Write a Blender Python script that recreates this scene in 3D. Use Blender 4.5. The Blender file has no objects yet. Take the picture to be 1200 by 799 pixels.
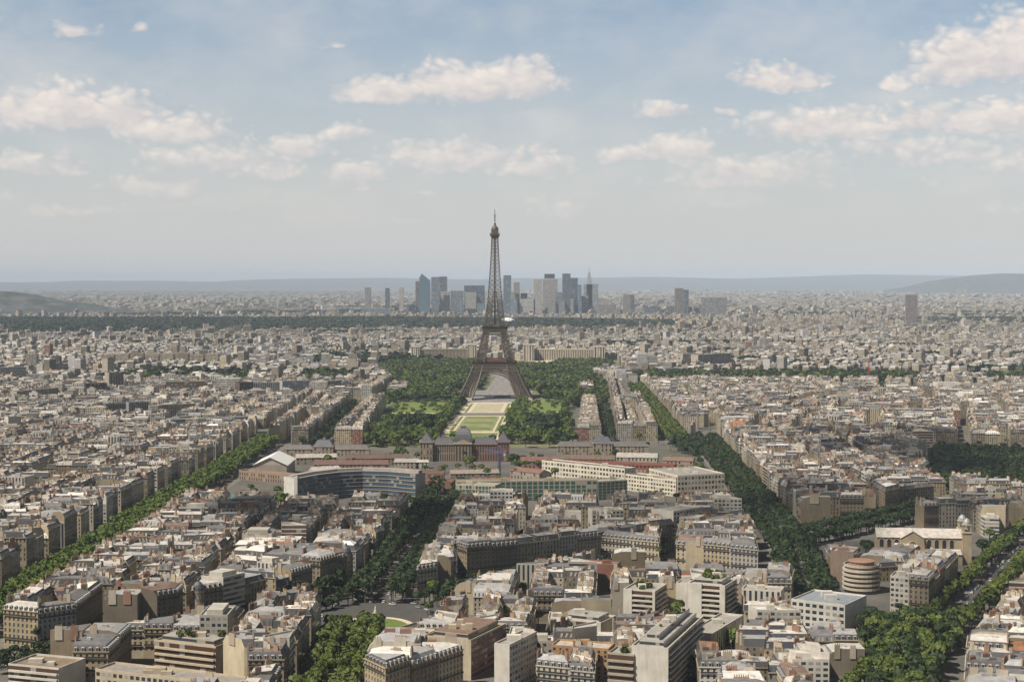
import bpy, math, random
import numpy as np
from math import radians as R, sin, cos, pi, sqrt, floor
rng = random.Random(7)
nrng = np.random.default_rng(11)
scene = bpy.context.scene
COL = scene.collection

# ------------------------------------------------------------------ camera, light, exposure
FPX, CAMH, HOR = 1863.0, 199.0, 329.0           # focal length in px of the 1200 px wide photograph, eye height, eye level row
KG = FPX * CAMH
cam_d = bpy.data.cameras.new("camera"); cam = bpy.data.objects.new("camera", cam_d); COL.objects.link(cam)
cam_d.sensor_width = 36; cam_d.lens = 36 * FPX / 1200
cam_d.clip_start = 5; cam_d.clip_end = 200000
cam.location = (0, 0, CAMH)
cam.rotation_euler = (R(90) - math.atan((399.5 - HOR) / FPX), 0, 0)
scene.camera = cam
SUN_EL, SUN_AZ = 53, 238                        # azimuth measured clockwise from +Y (the way the camera looks)
sd = bpy.data.lights.new("sun", 'SUN'); sun = bpy.data.objects.new("sun", sd); COL.objects.link(sun)
sd.energy = 5.0; sd.angle = R(0.5); sd.color = (1.0, 0.915, 0.78)
_d = (sin(R(SUN_AZ)) * cos(R(SUN_EL)), cos(R(SUN_AZ)) * cos(R(SUN_EL)), sin(R(SUN_EL)))
from mathutils import Vector
sun.rotation_euler = Vector(_d).to_track_quat('Z', 'Y').to_euler()
vs = scene.view_settings
vs.view_transform = 'Standard'; vs.look = 'None'; vs.exposure = 0.48; vs.gamma = 1; vs.use_curve_mapping = False
scene.cycles.use_denoising = True
scene.cycles.max_bounces = 3; scene.cycles.diffuse_bounces = 1; scene.cycles.glossy_bounces = 1
scene.cycles.transparent_max_bounces = 8; scene.cycles.volume_bounces = 0
scene.cycles.use_fast_gi = False
SKY_STRENGTH = 0.076
HAZE_DENSITY = 3.2e-5

# ------------------------------------------------------------------ node helpers
class NT:
    def __init__(s, tree): s.t = tree; s.n = tree.nodes; s.l = tree.links
    def new(s, typ, **kw):
        n = s.n.new(typ)
        for k, v in kw.items():
            if k == 'ins':
                for i, x in v.items(): s.put(n, i, x)
            else: setattr(n, k, v)
        return n
    def put(s, n, i, x):
        if isinstance(x, bpy.types.NodeSocket): s.l.new(x, n.inputs[i])
        else: n.inputs[i].default_value = x
    def math(s, op, a, b=None, c=None, clamp=False):
        n = s.n.new('ShaderNodeMath'); n.operation = op; n.use_clamp = clamp
        for i, x in enumerate((a, b, c)):
            if x is not None: s.put(n, i, x)
        return n.outputs[0]
    def vmath(s, op, a, b=None):
        n = s.n.new('ShaderNodeVectorMath'); n.operation = op; s.put(n, 0, a)
        if b is not None: s.put(n, 1, b)
        return n.outputs['Value'] if op in ('LENGTH', 'DOT_PRODUCT') else n.outputs[0]
    def mix(s, f, a, b, mode='MIX'):
        n = s.n.new('ShaderNodeMix'); n.data_type = 'RGBA'; n.blend_type = mode; n.clamp_factor = True
        s.put(n, 0, f); s.put(n, 6, a); s.put(n, 7, b); return n.outputs[2]
    def noise(s, scale, detail=3, rough=.55, vec=None, dim='3D'):
        n = s.n.new('ShaderNodeTexNoise'); n.noise_dimensions = dim
        n.inputs['Scale'].default_value = scale; n.inputs['Detail'].default_value = detail; n.inputs['Roughness'].default_value = rough
        if vec is not None: s.l.new(vec, n.inputs['Vector'])
        return n.outputs[0]
    def ramp(s, f, a, b, lo=0., hi=1.):
        n = s.n.new('ShaderNodeMapRange'); n.clamp = True
        s.put(n, 0, f); n.inputs[1].default_value = a; n.inputs[2].default_value = b
        n.inputs[3].default_value = lo; n.inputs[4].default_value = hi
        return n.outputs[0]

# ------------------------------------------------------------------ world: Nishita sky with cumulus clouds
w = bpy.data.worlds.new("World"); scene.world = w; w.use_nodes = True
w.node_tree.nodes.clear(); t = NT(w.node_tree)
sky = t.new('ShaderNodeTexSky', sky_type='NISHITA'); sky.sun_disc = False
sky.sun_elevation = R(SUN_EL); sky.sun_rotation = R(SUN_AZ); sky.altitude = 200
sky.air_density = 1.0; sky.dust_density = 1.4; sky.ozone_density = 1.6
geo = t.new('ShaderNodeTexCoord'); sx = t.new('ShaderNodeSeparateXYZ'); t.l.new(geo.outputs['Generated'], sx.inputs[0])
az = t.math('MULTIPLY', t.math('ARCTAN2', sx.outputs[0], sx.outputs[1]), 1863.0)      # azimuth and elevation, 1863 units per radian
el = t.math('MULTIPLY', t.math('ARCSINE', sx.outputs[2]), 1863.0)
cv = t.new('ShaderNodeCombineXYZ'); t.l.new(az, cv.inputs[0]); t.l.new(el, cv.inputs[1]); P = cv.outputs[0]
squash = t.vmath('MULTIPLY', P, (1, 1.9, 1))
n1 = t.noise(0.016, 5, .62, squash); n2 = t.noise(0.06, 3, .6, squash)
lowp = t.noise(0.0042, 3, .6, squash)
warp = t.new('ShaderNodeTexNoise'); warp.inputs['Scale'].default_value = .02; warp.inputs['Detail'].default_value = 2; t.l.new(squash, warp.inputs['Vector'])
wv = t.vmath('MULTIPLY', t.vmath('SUBTRACT', warp.outputs[1], (.5, .5, .5)), (40, 20, 0))
PW = t.vmath('ADD', P, wv)
CL = [(5,38,22,18,.9),(104,54,32,13,.95),(176,49,11,6,.8),(450,113,60,24,1.1),(540,108,80,34,1.2),(600,104,62,34,1.3),(395,63,14,6,.6),
      (30,148,60,34,1.1),(95,146,70,42,1.3),(150,148,60,36,1.2),(215,162,70,26,1.0),(352,178,44,16,1.05),(402,162,34,18,.9),(352,192,10,5,.6),
      (40,200,90,16,.75),(95,210,30,8,.7),(190,226,62,18,1.05),(270,195,100,24,.75),(320,208,60,12,.55),(100,252,60,9,.65),(10,236,40,8,.5),(275,247,14,5,.5),
      (500,172,20,9,.6),(530,190,95,26,1.15),(420,208,38,20,1.0),(415,222,20,7,.7),(620,200,60,22,.9),(635,184,22,12,.9),(478,258,22,7,.5),(498,228,18,5,.5),
      (905,104,52,26,1.15),(960,107,8,4,.6),(778,134,34,14,.95),(850,136,14,6,.7),(735,185,42,18,.95),(795,182,50,24,1.1),(885,212,105,30,1.15),(750,216,24,9,.7),
      (1035,108,20,14,.95),(1120,90,75,48,1.25),(1185,82,75,60,1.3),(970,158,100,32,1.05),(1060,150,50,26,.9),(1150,155,110,34,1.0),(1050,178,90,18,.6),(1130,192,110,24,.6),
      (1080,220,18,8,.8),(1180,205,60,16,.7),(842,246,26,9,.7),(660,245,40,18,.65),(1160,248,40,8,.5)]
acc = None; acc2 = None
for cx, cy, rx, ry, k in CL:
    c = (cx - 600, HOR - cy, 0)
    q = t.vmath('MULTIPLY', t.vmath('SUBTRACT', PW, c), (.88 / rx, .9 / ry, 0)); d = t.vmath('LENGTH', t.vmath('MAXIMUM', q, t.vmath('MULTIPLY', q, (-1, -2.2, -1))))   # flat undersides
    v = t.math('MULTIPLY_ADD', d, -k, k)
    v2 = t.math('MULTIPLY_ADD', t.vmath('DOT_PRODUCT', q, (-.22, .8, 0)), .5, v)
    acc = v if acc is None else t.math('SMOOTH_MAX', acc, v, .10); acc2 = v2 if acc2 is None else t.math('SMOOTH_MAX', acc2, v2, .10)
def puff(scale):
    n = t.new('ShaderNodeTexVoronoi'); n.feature = 'SMOOTH_F1'; n.inputs['Scale'].default_value = scale; n.inputs['Smoothness'].default_value = .35; t.l.new(t.vmath('MULTIPLY', PW, (1, 1.35, 1)), n.inputs['Vector'])
    return t.math('SUBTRACT', .5, n.outputs['Distance'])
pf = t.math('MULTIPLY', puff(.075), .56)
dens = t.math('ADD', t.math('MULTIPLY', acc, 1.0), t.math('MULTIPLY', t.math('SUBTRACT', n1, .5), .95))
dens = t.math('ADD', dens, t.math('ADD', pf, t.math('MULTIPLY', t.math('SUBTRACT', n2, .5), .22)))
a = t.ramp(dens, 0.02, 0.60)
veil = t.ramp(t.math('ADD', lowp, t.math('MULTIPLY', t.math('SUBTRACT', n1, .5), .4)), .40, .72, 0, .30)
a = t.math('MAXIMUM', t.math('MULTIPLY', a, .96), veil)
a = t.math('MULTIPLY', a, t.ramp(el, 30, 190, .25, 1))
# lit side of each puff: compare the noise a little way towards the sun
sh = t.vmath('ADD', squash, (-9, 16, 0))
n1b = t.noise(0.016, 3, .62, sh)
lit = t.ramp(t.math('ADD', t.math('SUBTRACT', acc2, acc), t.math('ADD', t.math('MULTIPLY', t.math('SUBTRACT', n1, n1b), 1.2), t.math('MULTIPLY', pf, .5))), -.15, .42, 0, 1)
zen = t.ramp(el, 330, 700, 1, .12); base_sky = t.mix(1.0, sky.outputs[0], t.new('ShaderNodeCombineXYZ', ins={0: zen, 1: zen, 2: zen}).outputs[0], 'MULTIPLY')  # sky above the view dimmed artificially to cut ambient fill
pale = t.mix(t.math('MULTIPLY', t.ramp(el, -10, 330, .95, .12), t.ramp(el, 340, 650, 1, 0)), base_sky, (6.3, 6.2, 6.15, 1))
ccol = t.mix(lit, (6.35, 6.0, 6.0, 1), (8.7, 7.9, 7.15, 1))
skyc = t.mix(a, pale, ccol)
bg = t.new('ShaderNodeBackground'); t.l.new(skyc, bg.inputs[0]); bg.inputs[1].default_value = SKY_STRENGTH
wo = t.new('ShaderNodeOutputWorld'); t.l.new(bg.outputs[0], wo.inputs[0])
w.cycles.sampling_method = 'MANUAL'; w.cycles.sample_map_resolution = 512

# ------------------------------------------------------------------ materials
ALB = .72                                       # even scale on every tinted colour, keeping the city darker than the sky
def newmat(name):
    m = bpy.data.materials.new(name); m.use_nodes = True; m.node_tree.nodes.clear()
    t = NT(m.node_tree); b = t.new('ShaderNodeBsdfPrincipled'); o = t.new('ShaderNodeOutputMaterial'); t.l.new(b.outputs[0], o.inputs[0])
    return m, t, b
def attr(t):
    n = t.new('ShaderNodeAttribute'); n.attribute_name = 'tint'; return n.outputs['Color']
def pos(t): return t.new('ShaderNodeNewGeometry').outputs['Position']
def facade_mat(name, u0, u1, v0, v1, glass=(.03, .035, .04, 1), pale=.25, line=0.0, linecol=(.03, .03, .03, 1), stain=.25, lines_v=(0, .1)):
    """stone wall in the face's own tint; openings where frac(uv) falls in the window box"""
    m, t, b = newmat(name)
    uv = t.new('ShaderNodeUVMap'); s = t.new('ShaderNodeSeparateXYZ'); t.l.new(uv.outputs[0], s.inputs[0])
    fu = t.math('FRACT', s.outputs[0]); fv = t.math('FRACT', s.outputs[1])
    box = lambda f, a, c: t.math('MULTIPLY', t.math('GREATER_THAN', f, a), t.math('LESS_THAN', f, c))
    mask = t.math('MULTIPLY', box(fu, u0, u1), box(fv, v0, v1))
    fl = t.vmath('FLOOR', uv.outputs[0])
    wn = t.new('ShaderNodeTexWhiteNoise', noise_dimensions='3D'); 
    t.l.new(t.vmath('ADD', fl, t.vmath('MULTIPLY', attr(t), (97, 97, 97))), wn.inputs[0])
    g = t.mix(t.math('MULTIPLY', t.math('GREATER_THAN', wn.outputs[0], 1 - pale), .8), glass, (.32, .3, .27, 1))
    nz = t.noise(.11, 4, .65, pos(t)); st = t.ramp(nz, .3, .75, 1 - stain, 1.0 + stain * .35)
    nf = t.noise(1.3, 2, .5, pos(t)); st = t.math('MULTIPLY', st, ALB); st = t.math('MULTIPLY', st, t.ramp(nf, .3, .7, .9, 1.06))
    wall = t.mix(1.0, attr(t), t.new('ShaderNodeCombineXYZ', ins={0: st, 1: st, 2: st}).outputs[0], 'MULTIPLY')
    if line:
        lm = box(fv, *lines_v); wall = t.mix(t.math('MULTIPLY', lm, line), wall, linecol)
    c = t.mix(mask, wall, g)
    t.l.new(c, b.inputs['Base Color'])
    t.l.new(t.ramp(mask, 0, 1, .85, .12), b.inputs['Roughness'])
    return m
def tint_mat(name, rough=.8, var=.2, scale=.25, metal=0.0, streak=False):
    m, t, b = newmat(name)
    nz = t.noise(scale, 4, .6, pos(t)); st = t.ramp(nz, .25, .75, ALB * (1 - var), ALB * (1 + var))
    if streak: st = t.math('MULTIPLY', st, t.ramp(t.noise(1.0, 3, .6, t.vmath('MULTIPLY', pos(t), (.9, .9, .09))), .32, .68, .87, 1.05))      # rain streaks run down the wall
    c = t.mix(1.0, attr(t), t.new('ShaderNodeCombineXYZ', ins={0: st, 1: st, 2: st}).outputs[0], 'MULTIPLY')
    t.l.new(c, b.inputs['Base Color']); b.inputs['Roughness'].default_value = rough; b.inputs['Metallic'].default_value = metal
    return m
def flat_mat(name, col, rough=.8, var=.15, scale=.3, col2=None, metal=0.0, detail=4):
    m, t, b = newmat(name)
    nz = t.noise(scale, detail, .6, pos(t))
    c2 = col2 or tuple(x * (1 - var * 2) for x in col)
    c = t.mix(t.ramp(nz, .35, .65), (*c2, 1), (*col, 1))
    t.l.new(c, b.inputs['Base Color']); b.inputs['Roughness'].default_value = rough; b.inputs['Metallic'].default_value = metal
    return m
M = {}
M['facade'] = facade_mat('stone_facade', .30, .70, .16, .80, line=.55, linecol=(.06, .055, .05, 1), lines_v=(.0, .07))
M['court'] = facade_mat('courtyard_facade', .34, .66, .25, .75, pale=.35)
M['mansard'] = facade_mat('mansard_slope', .32, .68, .12, .72, glass=(.05, .055, .065, 1), pale=.45, stain=.3)
M['grid'] = facade_mat('modern_grid_facade', .18, .82, .28, .80, pale=.3)
M['bands'] = facade_mat('ribbon_window_facade', -1, 2, .34, .84, pale=.25, glass=(.045, .05, .06, 1))
M['vert'] = facade_mat('vertical_strip_facade', .34, .78, -1, 2, pale=.12)
M['balc'] = facade_mat('balcony_facade', -1, 2, .30, 1.01, glass=(.075, .042, .03, 1), pale=.12)
M['green'] = facade_mat('green_glass_facade', .12, .88, .1, .9, glass=(.03, .085, .075, 1), pale=.1)
M['curtain'] = facade_mat('curtain_wall', .08, .94, .22, .94, glass=(.045, .075, .11, 1), pale=.16, stain=.1)
M['colonnade'] = facade_mat('colonnade_facade', .28, .80, .04, .90, glass=(.05, .045, .04, 1), pale=.05)
M['plaster'] = tint_mat('plaster', .9, .20, .12, streak=True)
M['zinc'] = tint_mat('zinc_roof', .5, .34, .35)
M['slate'] = tint_mat('slate_roof', .55, .25, .3)
M['paint'] = tint_mat('painted', .4, .05, .3)
M['iron'] = flat_mat('tower_iron', (.092, .070, .050), .6, .12, .05)
M['railing'] = flat_mat('railing_iron', (.03, .03, .035), .5)
M['glass'] = flat_mat('window_glass', (.035, .04, .048), .08, .2, .4)
M['frame'] = flat_mat('window_frame', (.5, .48, .44), .6)
M['pot'] = flat_mat('clay_pot', (.30, .15, .09), .8)
M['bark'] = flat_mat('bark', (.10, .075, .05), .9)
M['asphalt'] = flat_mat('asphalt', (.062, .06, .058), .85, .12, .15)
M['paving'] = flat_mat('paving', (.15, .14, .125), .9, .15, .2)
M['gravel'] = flat_mat('pale_gravel', (.50, .44, .34), .95, .1, .1)
M['grass'] = flat_mat('lawn_grass', (.14, .17, .035), .95, .2, .035, (.075, .12, .022), detail=7)
M['drygrass'] = flat_mat('worn_lawn', (.23, .22, .12), .95, .2, .045, (.12, .15, .05), detail=7)
M['marking'] = flat_mat('road_paint', (.7, .7, .68), .7)
M['water'] = flat_mat('river_water', (.05, .07, .055), .1)
def leaf_mat(name, c1, c2, c3):
    m, t, b = newmat(name)
    big = t.ramp(t.noise(.055, 3, .6, pos(t)), .35, .68); sm = t.ramp(t.noise(.7, 2, .6, pos(t)), .3, .7)
    c = t.mix(big, (*c1, 1), (*c2, 1)); c = t.mix(t.math('MULTIPLY', sm, .5), c, (*c3, 1))
    t.l.new(c, b.inputs['Base Color']); b.inputs['Roughness'].default_value = .65
    b.inputs['Specular IOR Level'].default_value = .25
    return m
M['leaf'] = leaf_mat('leaves', (.036, .058, .010), (.075, .102, .016), (.105, .128, .022))
M['leafb'] = leaf_mat('bright_leaves', (.042, .072, .013), (.075, .112, .018), (.10, .135, .024))
M['leafd'] = leaf_mat('dark_leaves', (.012, .025, .008), (.022, .041, .011), (.034, .052, .014))
m, t, b = newmat('city_ground')
nz = t.noise(.02, 5, .7, pos(t)); n2_ = t.noise(.0016, 4, .6, pos(t))
c = t.mix(t.ramp(nz, .35, .65), (.06, .058, .052, 1), (.12, .11, .10, 1))
c = t.mix(t.ramp(n2_, .52, .68), c, (.05, .065, .035, 1))
t.l.new(c, b.inputs['Base Color']); b.inputs['Roughness'].default_value = .95; M['ground'] = m
m, t, b = newmat('wooded_hill')
n1_ = t.noise(.009, 7, .75, pos(t)); c = t.mix(t.ramp(n1_, .47, .58), (.022, .032, .03, 1), (.08, .085, .085, 1))
t.l.new(c, b.inputs['Base Color']); b.inputs['Roughness'].default_value = .95; M['hill'] = m

# ------------------------------------------------------------------ geometry helpers
def G(px, py, z=0.0):
    """the point at height z seen at pixel (px, py) of the photograph"""
    pit = math.atan((399.5 - HOR) / FPX)
    a, c = (px - 600) / FPX, (399.5 - py) / FPX
    dx, dy, dz = a, cos(pit) + c * sin(pit), -sin(pit) + c * cos(pit)
    k = (z - CAMH) / dz
    return (dx * k, dy * k)
def PX(x, y, z=0.0):
    pit = math.atan((399.5 - HOR) / FPX)
    dz = z - CAMH
    f = y * cos(pit) - dz * sin(pit); u = y * sin(pit) + dz * cos(pit)
    return 600 + FPX * x / f, 399.5 - FPX * u / f
def HT(py_base, py_top):
    """height of something standing at row py_base and reaching up to row py_top"""
    x, y = G(600, py_base); lo, hi = 0.0, 500.0
    for _ in range(30):
        mid = (lo + hi) / 2
        if PX(x, y, mid)[1] > py_top: lo = mid
        else: hi = mid
    return lo
class Acc:
    """collects faces; verts are welded; build() links them as one mesh object"""
    def __init__(s, weld=True): s.v = []; s.f = []; s.m = []; s.c = []; s.uv = []; s.ix = {}; s.mats = []; s.weld = weld; s.np = []
    def vid(s, p):
        if not s.weld: s.v.append(p); return len(s.v) - 1
        k = (round(p[0], 3), round(p[1], 3), round(p[2], 3)); i = s.ix.get(k)
        if i is None: i = s.ix[k] = len(s.v); s.v.append(p)
        return i
    def mi(s, m):
        if m not in s.mats: s.mats.append(m)
        return s.mats.index(m)
    def face(s, pts, mat, col=(.5, .5, .5), uv=None):
        s.f.append([s.vid(p) for p in pts]); s.m.append(s.mi(mat)); s.c.append(col)
        s.uv.append(uv if uv else [(0, 0)] * len(pts))
    def wall(s, a, b, z0, z1, mat, col, nu=1, nv=1, u0=0):
        """vertical quad from a to b; outside is to the right of a->b"""
        s.face([(a[0], a[1], z0), (b[0], b[1], z0), (b[0], b[1], z1), (a[0], a[1], z1)], mat, col, [(u0, 0), (u0 + nu, 0), (u0 + nu, nv), (u0, nv)])
    def prism(s, P, z0, z1, mat, col, top=None, topcol=None, bottom=False):
        n = len(P)
        for i in range(n): s.wall(P[i], P[(i + 1) % n], z0, z1, mat, col)
        s.face([(p[0], p[1], z1) for p in P], top or mat, topcol or col)
        if bottom: s.face([(p[0], p[1], z0) for p in reversed(P)], mat, col)
    def frustum(s, P, Q, z0, z1, mat, col, top=None, topcol=None):
        n = len(P)
        for i in range(n):
            j = (i + 1) % n
            s.face([(*P[i], z0), (*P[j], z0), (*Q[j], z1), (*Q[i], z1)], mat, col)
        s.face([(*q, z1) for q in Q], top or mat, topcol or col)
    def bar(s, p, q, r, mat, col=(.5, .5, .5)):
        p = Vector(p); q = Vector(q); d = (q - p)
        if d.length < 1e-4: return
        d.normalize(); up = Vector((0, 0, 1)) if abs(d.z) < .9 else Vector((1, 0, 0))
        a = d.cross(up).normalized() * r; b = d.cross(a).normalized() * r
        A = [p + a + b, p - a + b, p - a - b, p + a - b]; B = [x + (q - p) for x in A]
        for i in range(4):
            j = (i + 1) % 4; s.face([tuple(A[j]), tuple(A[i]), tuple(B[i]), tuple(B[j])], mat, col)
        s.face([tuple(x) for x in A], mat, col); s.face([tuple(x) for x in reversed(B)], mat, col)
    def rev(s, c, prof, n, mat, col, squash=1.0):
        """surface of revolution, prof = [(radius, z)...]"""
        ring = lambda r, z: [(c[0] + r * cos(2 * pi * i / n), c[1] + squash * r * sin(2 * pi * i / n), z) for i in range(n)]
        for (r0, z0), (r1, z1) in zip(prof, prof[1:]):
            a, b = ring(r0, z0), ring(r1, z1)
            for i in range(n):
                j = (i + 1) % n
                if r1 < 1e-3: s.face([a[i], a[j], b[i]], mat, col)
                else: s.face([a[i], a[j], b[j], b[i]], mat, col)
    def blob(s, V, F, mat, col, UV=None):
        """a numpy chunk: V (n,3), F (m,4) quads, col (3,) or (m,3)"""
        s.np.append((V, F, s.mi(mat), np.broadcast_to(np.asarray(col, float), (len(F), 3)), UV))
    def mesh(s, name):
        me = bpy.data.meshes.new(name)
        V = [np.array(s.v, float).reshape(-1, 3)]; off = len(s.v)
        loops = [np.array([i for f in s.f for i in f], np.int64)]; tot = [np.array([len(f) for f in s.f], np.int64)]
        mi = [np.array(s.m, np.int64)]; cc = [np.array(s.c, float).reshape(-1, 3)]
        uu = [np.array([q for f in s.uv for q in f], float).reshape(-1, 2)]
        for (v, f, m_, c_, u_) in s.np:
            V.append(v); loops.append((f + off).ravel()); off += len(v); k = f.shape[1]
            tot.append(np.full(len(f), k)); mi.append(np.full(len(f), m_)); cc.append(c_)
            uu.append(np.zeros((len(f) * k, 2)) if u_ is None else u_.reshape(-1, 2))
        V = np.concatenate(V); L = np.concatenate(loops); T = np.concatenate(tot)
        me.vertices.add(len(V)); me.vertices.foreach_set('co', V.astype(np.float32).ravel())
        me.loops.add(len(L)); me.loops.foreach_set('vertex_index', L.astype(np.int32))
        me.polygons.add(len(T)); st = np.concatenate([[0], np.cumsum(T)[:-1]]) if len(T) else []
        me.polygons.foreach_set('loop_start', np.asarray(st, np.int32))
        me.polygons.foreach_set('material_index', np.concatenate(mi).astype(np.int32))
        for m_ in s.mats: me.materials.append(m_)
        me.polygons.foreach_set('use_smooth', np.zeros(len(T), bool))
        me.update(calc_edges=True)
        C4 = np.ones((len(T), 4), np.float32); C4[:, :3] = np.concatenate(cc)
        at = me.attributes.new('tint', 'FLOAT_COLOR', 'FACE'); at.data.foreach_set('color', C4.ravel())
        ul = me.uv_layers.new(name='UVMap'); ul.uv.foreach_set('vector', np.concatenate(uu).astype(np.float32).ravel())
        return me
    def build(s, name, parent=None, smooth=False):
        me = s.mesh(name)
        if smooth: me.polygons.foreach_set('use_smooth', [True] * len(me.polygons))
        return link(name, me, parent)
def link(name, me, parent=None):
    o = bpy.data.objects.new(name, me); COL.objects.link(o)
    if parent is not None: o.parent = parent
    return o
def thing(name, label, cat, group=None, loc=(0, 0, 0)):
    o = bpy.data.objects.new(name, None); COL.objects.link(o); o.location = loc
    return tag(o, label, cat, group)
def tag(o, label, cat, group=None, kind=None):
    o['label'] = label; o['category'] = cat
    if group: o['group'] = group
    if kind: o['kind'] = kind
    return o
def struct(o): o['kind'] = 'structure'; return o
def pw(x, table):
    for (a, p), (b, q) in zip(table, table[1:]):
        if x <= b: return p + (q - p) * max(0, (x - a) / (b - a))
    return table[-1][1]
def lerp(a, b, k): return (a[0] + (b[0] - a[0]) * k, a[1] + (b[1] - a[1]) * k)
def dist(a, b): return math.hypot(a[0] - b[0], a[1] - b[1])
def area(P): return .5 * sum(P[i][0] * P[(i + 1) % len(P)][1] - P[(i + 1) % len(P)][0] * P[i][1] for i in range(len(P)))
def ccw(P): return list(P) if area(P) > 0 else list(reversed(P))
def centroid(P): return (sum(p[0] for p in P) / len(P), sum(p[1] for p in P) / len(P))
def inside(p, P):
    x, y = p; c = False; n = len(P)
    for i in range(n):
        (x1, y1), (x2, y2) = P[i], P[(i + 1) % n]
        if (y1 > y) != (y2 > y) and x < (x2 - x1) * (y - y1) / (y2 - y1) + x1: c = not c
    return c
def strip(pts, wdt):
    """polygon of a band of width wdt along a polyline"""
    Lft, Rgt = [], []
    for i, p in enumerate(pts):
        a = pts[max(0, i - 1)]; b = pts[min(len(pts) - 1, i + 1)]; L = dist(a, b)
        nx, ny = -(b[1] - a[1]) / L, (b[0] - a[0]) / L
        Lft.append((p[0] + nx * wdt / 2, p[1] + ny * wdt / 2)); Rgt.append((p[0] - nx * wdt / 2, p[1] - ny * wdt / 2))
    return ccw(Rgt + Lft[::-1])
def clip(P, a, nrm, off):
    """keep the part of P with (p-a).nrm >= off"""
    out = []; n = len(P)
    s = [(p[0] - a[0]) * nrm[0] + (p[1] - a[1]) * nrm[1] - off for p in P]
    for i in range(n):
        j = (i + 1) % n
        if s[i] >= 0: out.append(P[i])
        if (s[i] >= 0) != (s[j] >= 0): out.append(lerp(P[i], P[j], s[i] / (s[i] - s[j])))
    return out
def clean(P, mn=5):
    P = list(P); ch = True
    while ch and len(P) > 3:
        ch = False
        for i in range(len(P)):
            j = (i + 1) % len(P)
            if dist(P[i], P[j]) < mn: P[i] = lerp(P[i], P[j], .5); P.pop(j); ch = True; break
            k = (i + 2) % len(P)
            ax, ay = P[j][0] - P[i][0], P[j][1] - P[i][1]; bx, by = P[k][0] - P[j][0], P[k][1] - P[j][1]
            if abs(ax * by - ay * bx) < .04 * math.hypot(ax, ay) * math.hypot(bx, by): P.pop(j); ch = True; break
    return P
def inset(P, d):
    n = len(P); L = []
    for i in range(n):
        a, b = P[i], P[(i + 1) % n]; l = dist(a, b); nx, ny = -(b[1] - a[1]) / l, (b[0] - a[0]) / l
        L.append(((a[0] + nx * d, a[1] + ny * d), (b[0] - a[0], b[1] - a[1])))
    out = []
    for i in range(n):
        (p, r), (q, s_) = L[i - 1], L[i]; cr = r[0] * s_[1] - r[1] * s_[0]
        if abs(cr) < 1e-6: return None
        k = ((q[0] - p[0]) * s_[1] - (q[1] - p[1]) * s_[0]) / cr
        out.append((p[0] + r[0] * k, p[1] + r[1] * k))
    for i in range(n):   # every inset edge must keep its direction
        a, b = out[i], out[(i + 1) % n]; c, e = P[i], P[(i + 1) % n]
        if (b[0] - a[0]) * (e[0] - c[0]) + (b[1] - a[1]) * (e[1] - c[1]) <= 0: return None
    return out
def obb(P):
    best = None
    for i in range(len(P)):
        a, b = P[i], P[(i + 1) % len(P)]; l = dist(a, b)
        if l < 1: continue
        ux, uy = (b[0] - a[0]) / l, (b[1] - a[1]) / l
        s = [p[0] * ux + p[1] * uy for p in P]; t_ = [-p[0] * uy + p[1] * ux for p in P]
        A = (max(s) - min(s)) * (max(t_) - min(t_))
        if best is None or A < best[0]: best = (A, (ux, uy), min(s), max(s), min(t_), max(t_))
    return best
def blocks(P, lo=62, hi=105, street=11, out=None, r=None):
    """split a district into street blocks"""
    r = r or rng; out = [] if out is None else out
    P = clean(P)
    if len(P) < 3 or abs(area(P)) < 500: return out
    _, (ux, uy), s0, s1, t0, t1 = obb(P)
    ls, lt = s1 - s0, t1 - t0
    L = max(ls, lt)
    lim = hi if min(ls, lt) < lo else lo * 1.25
    if L <= lim: out.append(ccw(P)); return out
    n = max(2, round(L / hi)) if L > 2 * hi else 2
    k = r.uniform(.42, .58) if n == 2 else (n // 2) / n + r.uniform(-.06, .06)
    if ls >= lt: nv = (ux, uy); off = s0 + ls * k
    else: nv = (-uy, ux); off = t0 + lt * k
    w_ = street * (1.3 if L > 260 else 1)
    blocks(clip(P, (0, 0), nv, off + w_ / 2), lo, hi, street, out, r)
    blocks(clip(P, (0, 0), (-nv[0], -nv[1]), -off + w_ / 2), lo, hi, street, out, r)
    return out
# ------------------------------------------------------------------ buildings: plans first, meshes later
WALLS = [((.42,.34,.22),6,'cream'),((.50,.425,.30),6,'pale stone'),((.28,.225,.15),6,'tan stone'),((.54,.485,.40),2.5,'off-white'),((.22,.185,.14),3,'weathered brown'),((.66,.63,.57),1.4,'white'),((.30,.15,.10),.6,'red brick'),((.43,.40,.36),2,'grey stone')]
ROOFS = [((.40,.395,.40),5,'grey zinc'),((.60,.57,.54),4,'pale zinc'),((.20,.195,.20),4,'dull zinc'),((.80,.77,.73),2,'whitish'),((.22,.15,.12),.8,'brown'),((.36,.17,.09),.35,'orange tile')]
SLATES = [(.06,.06,.07),(.085,.085,.095),(.11,.105,.10),(.075,.066,.06)]
def pick(tab, r): return r.choices(tab, [x[1] for x in tab])[0]
specs = []
SEP = []                                        # polygons nothing may be built in: avenues, squares, parks, landmarks
def seen(x, y, h=22, mx=.338): return y > 640 and abs(x) < mx * y + 25
def cells(a, b, r, lo=13, hi=24):
    L = dist(a, b); n = max(1, round(L / r.uniform(lo, hi))); ts = [0]
    for i in range(1, n): ts.append((i + r.uniform(-.22, .22)) / n)
    return ts + [1]
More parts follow.
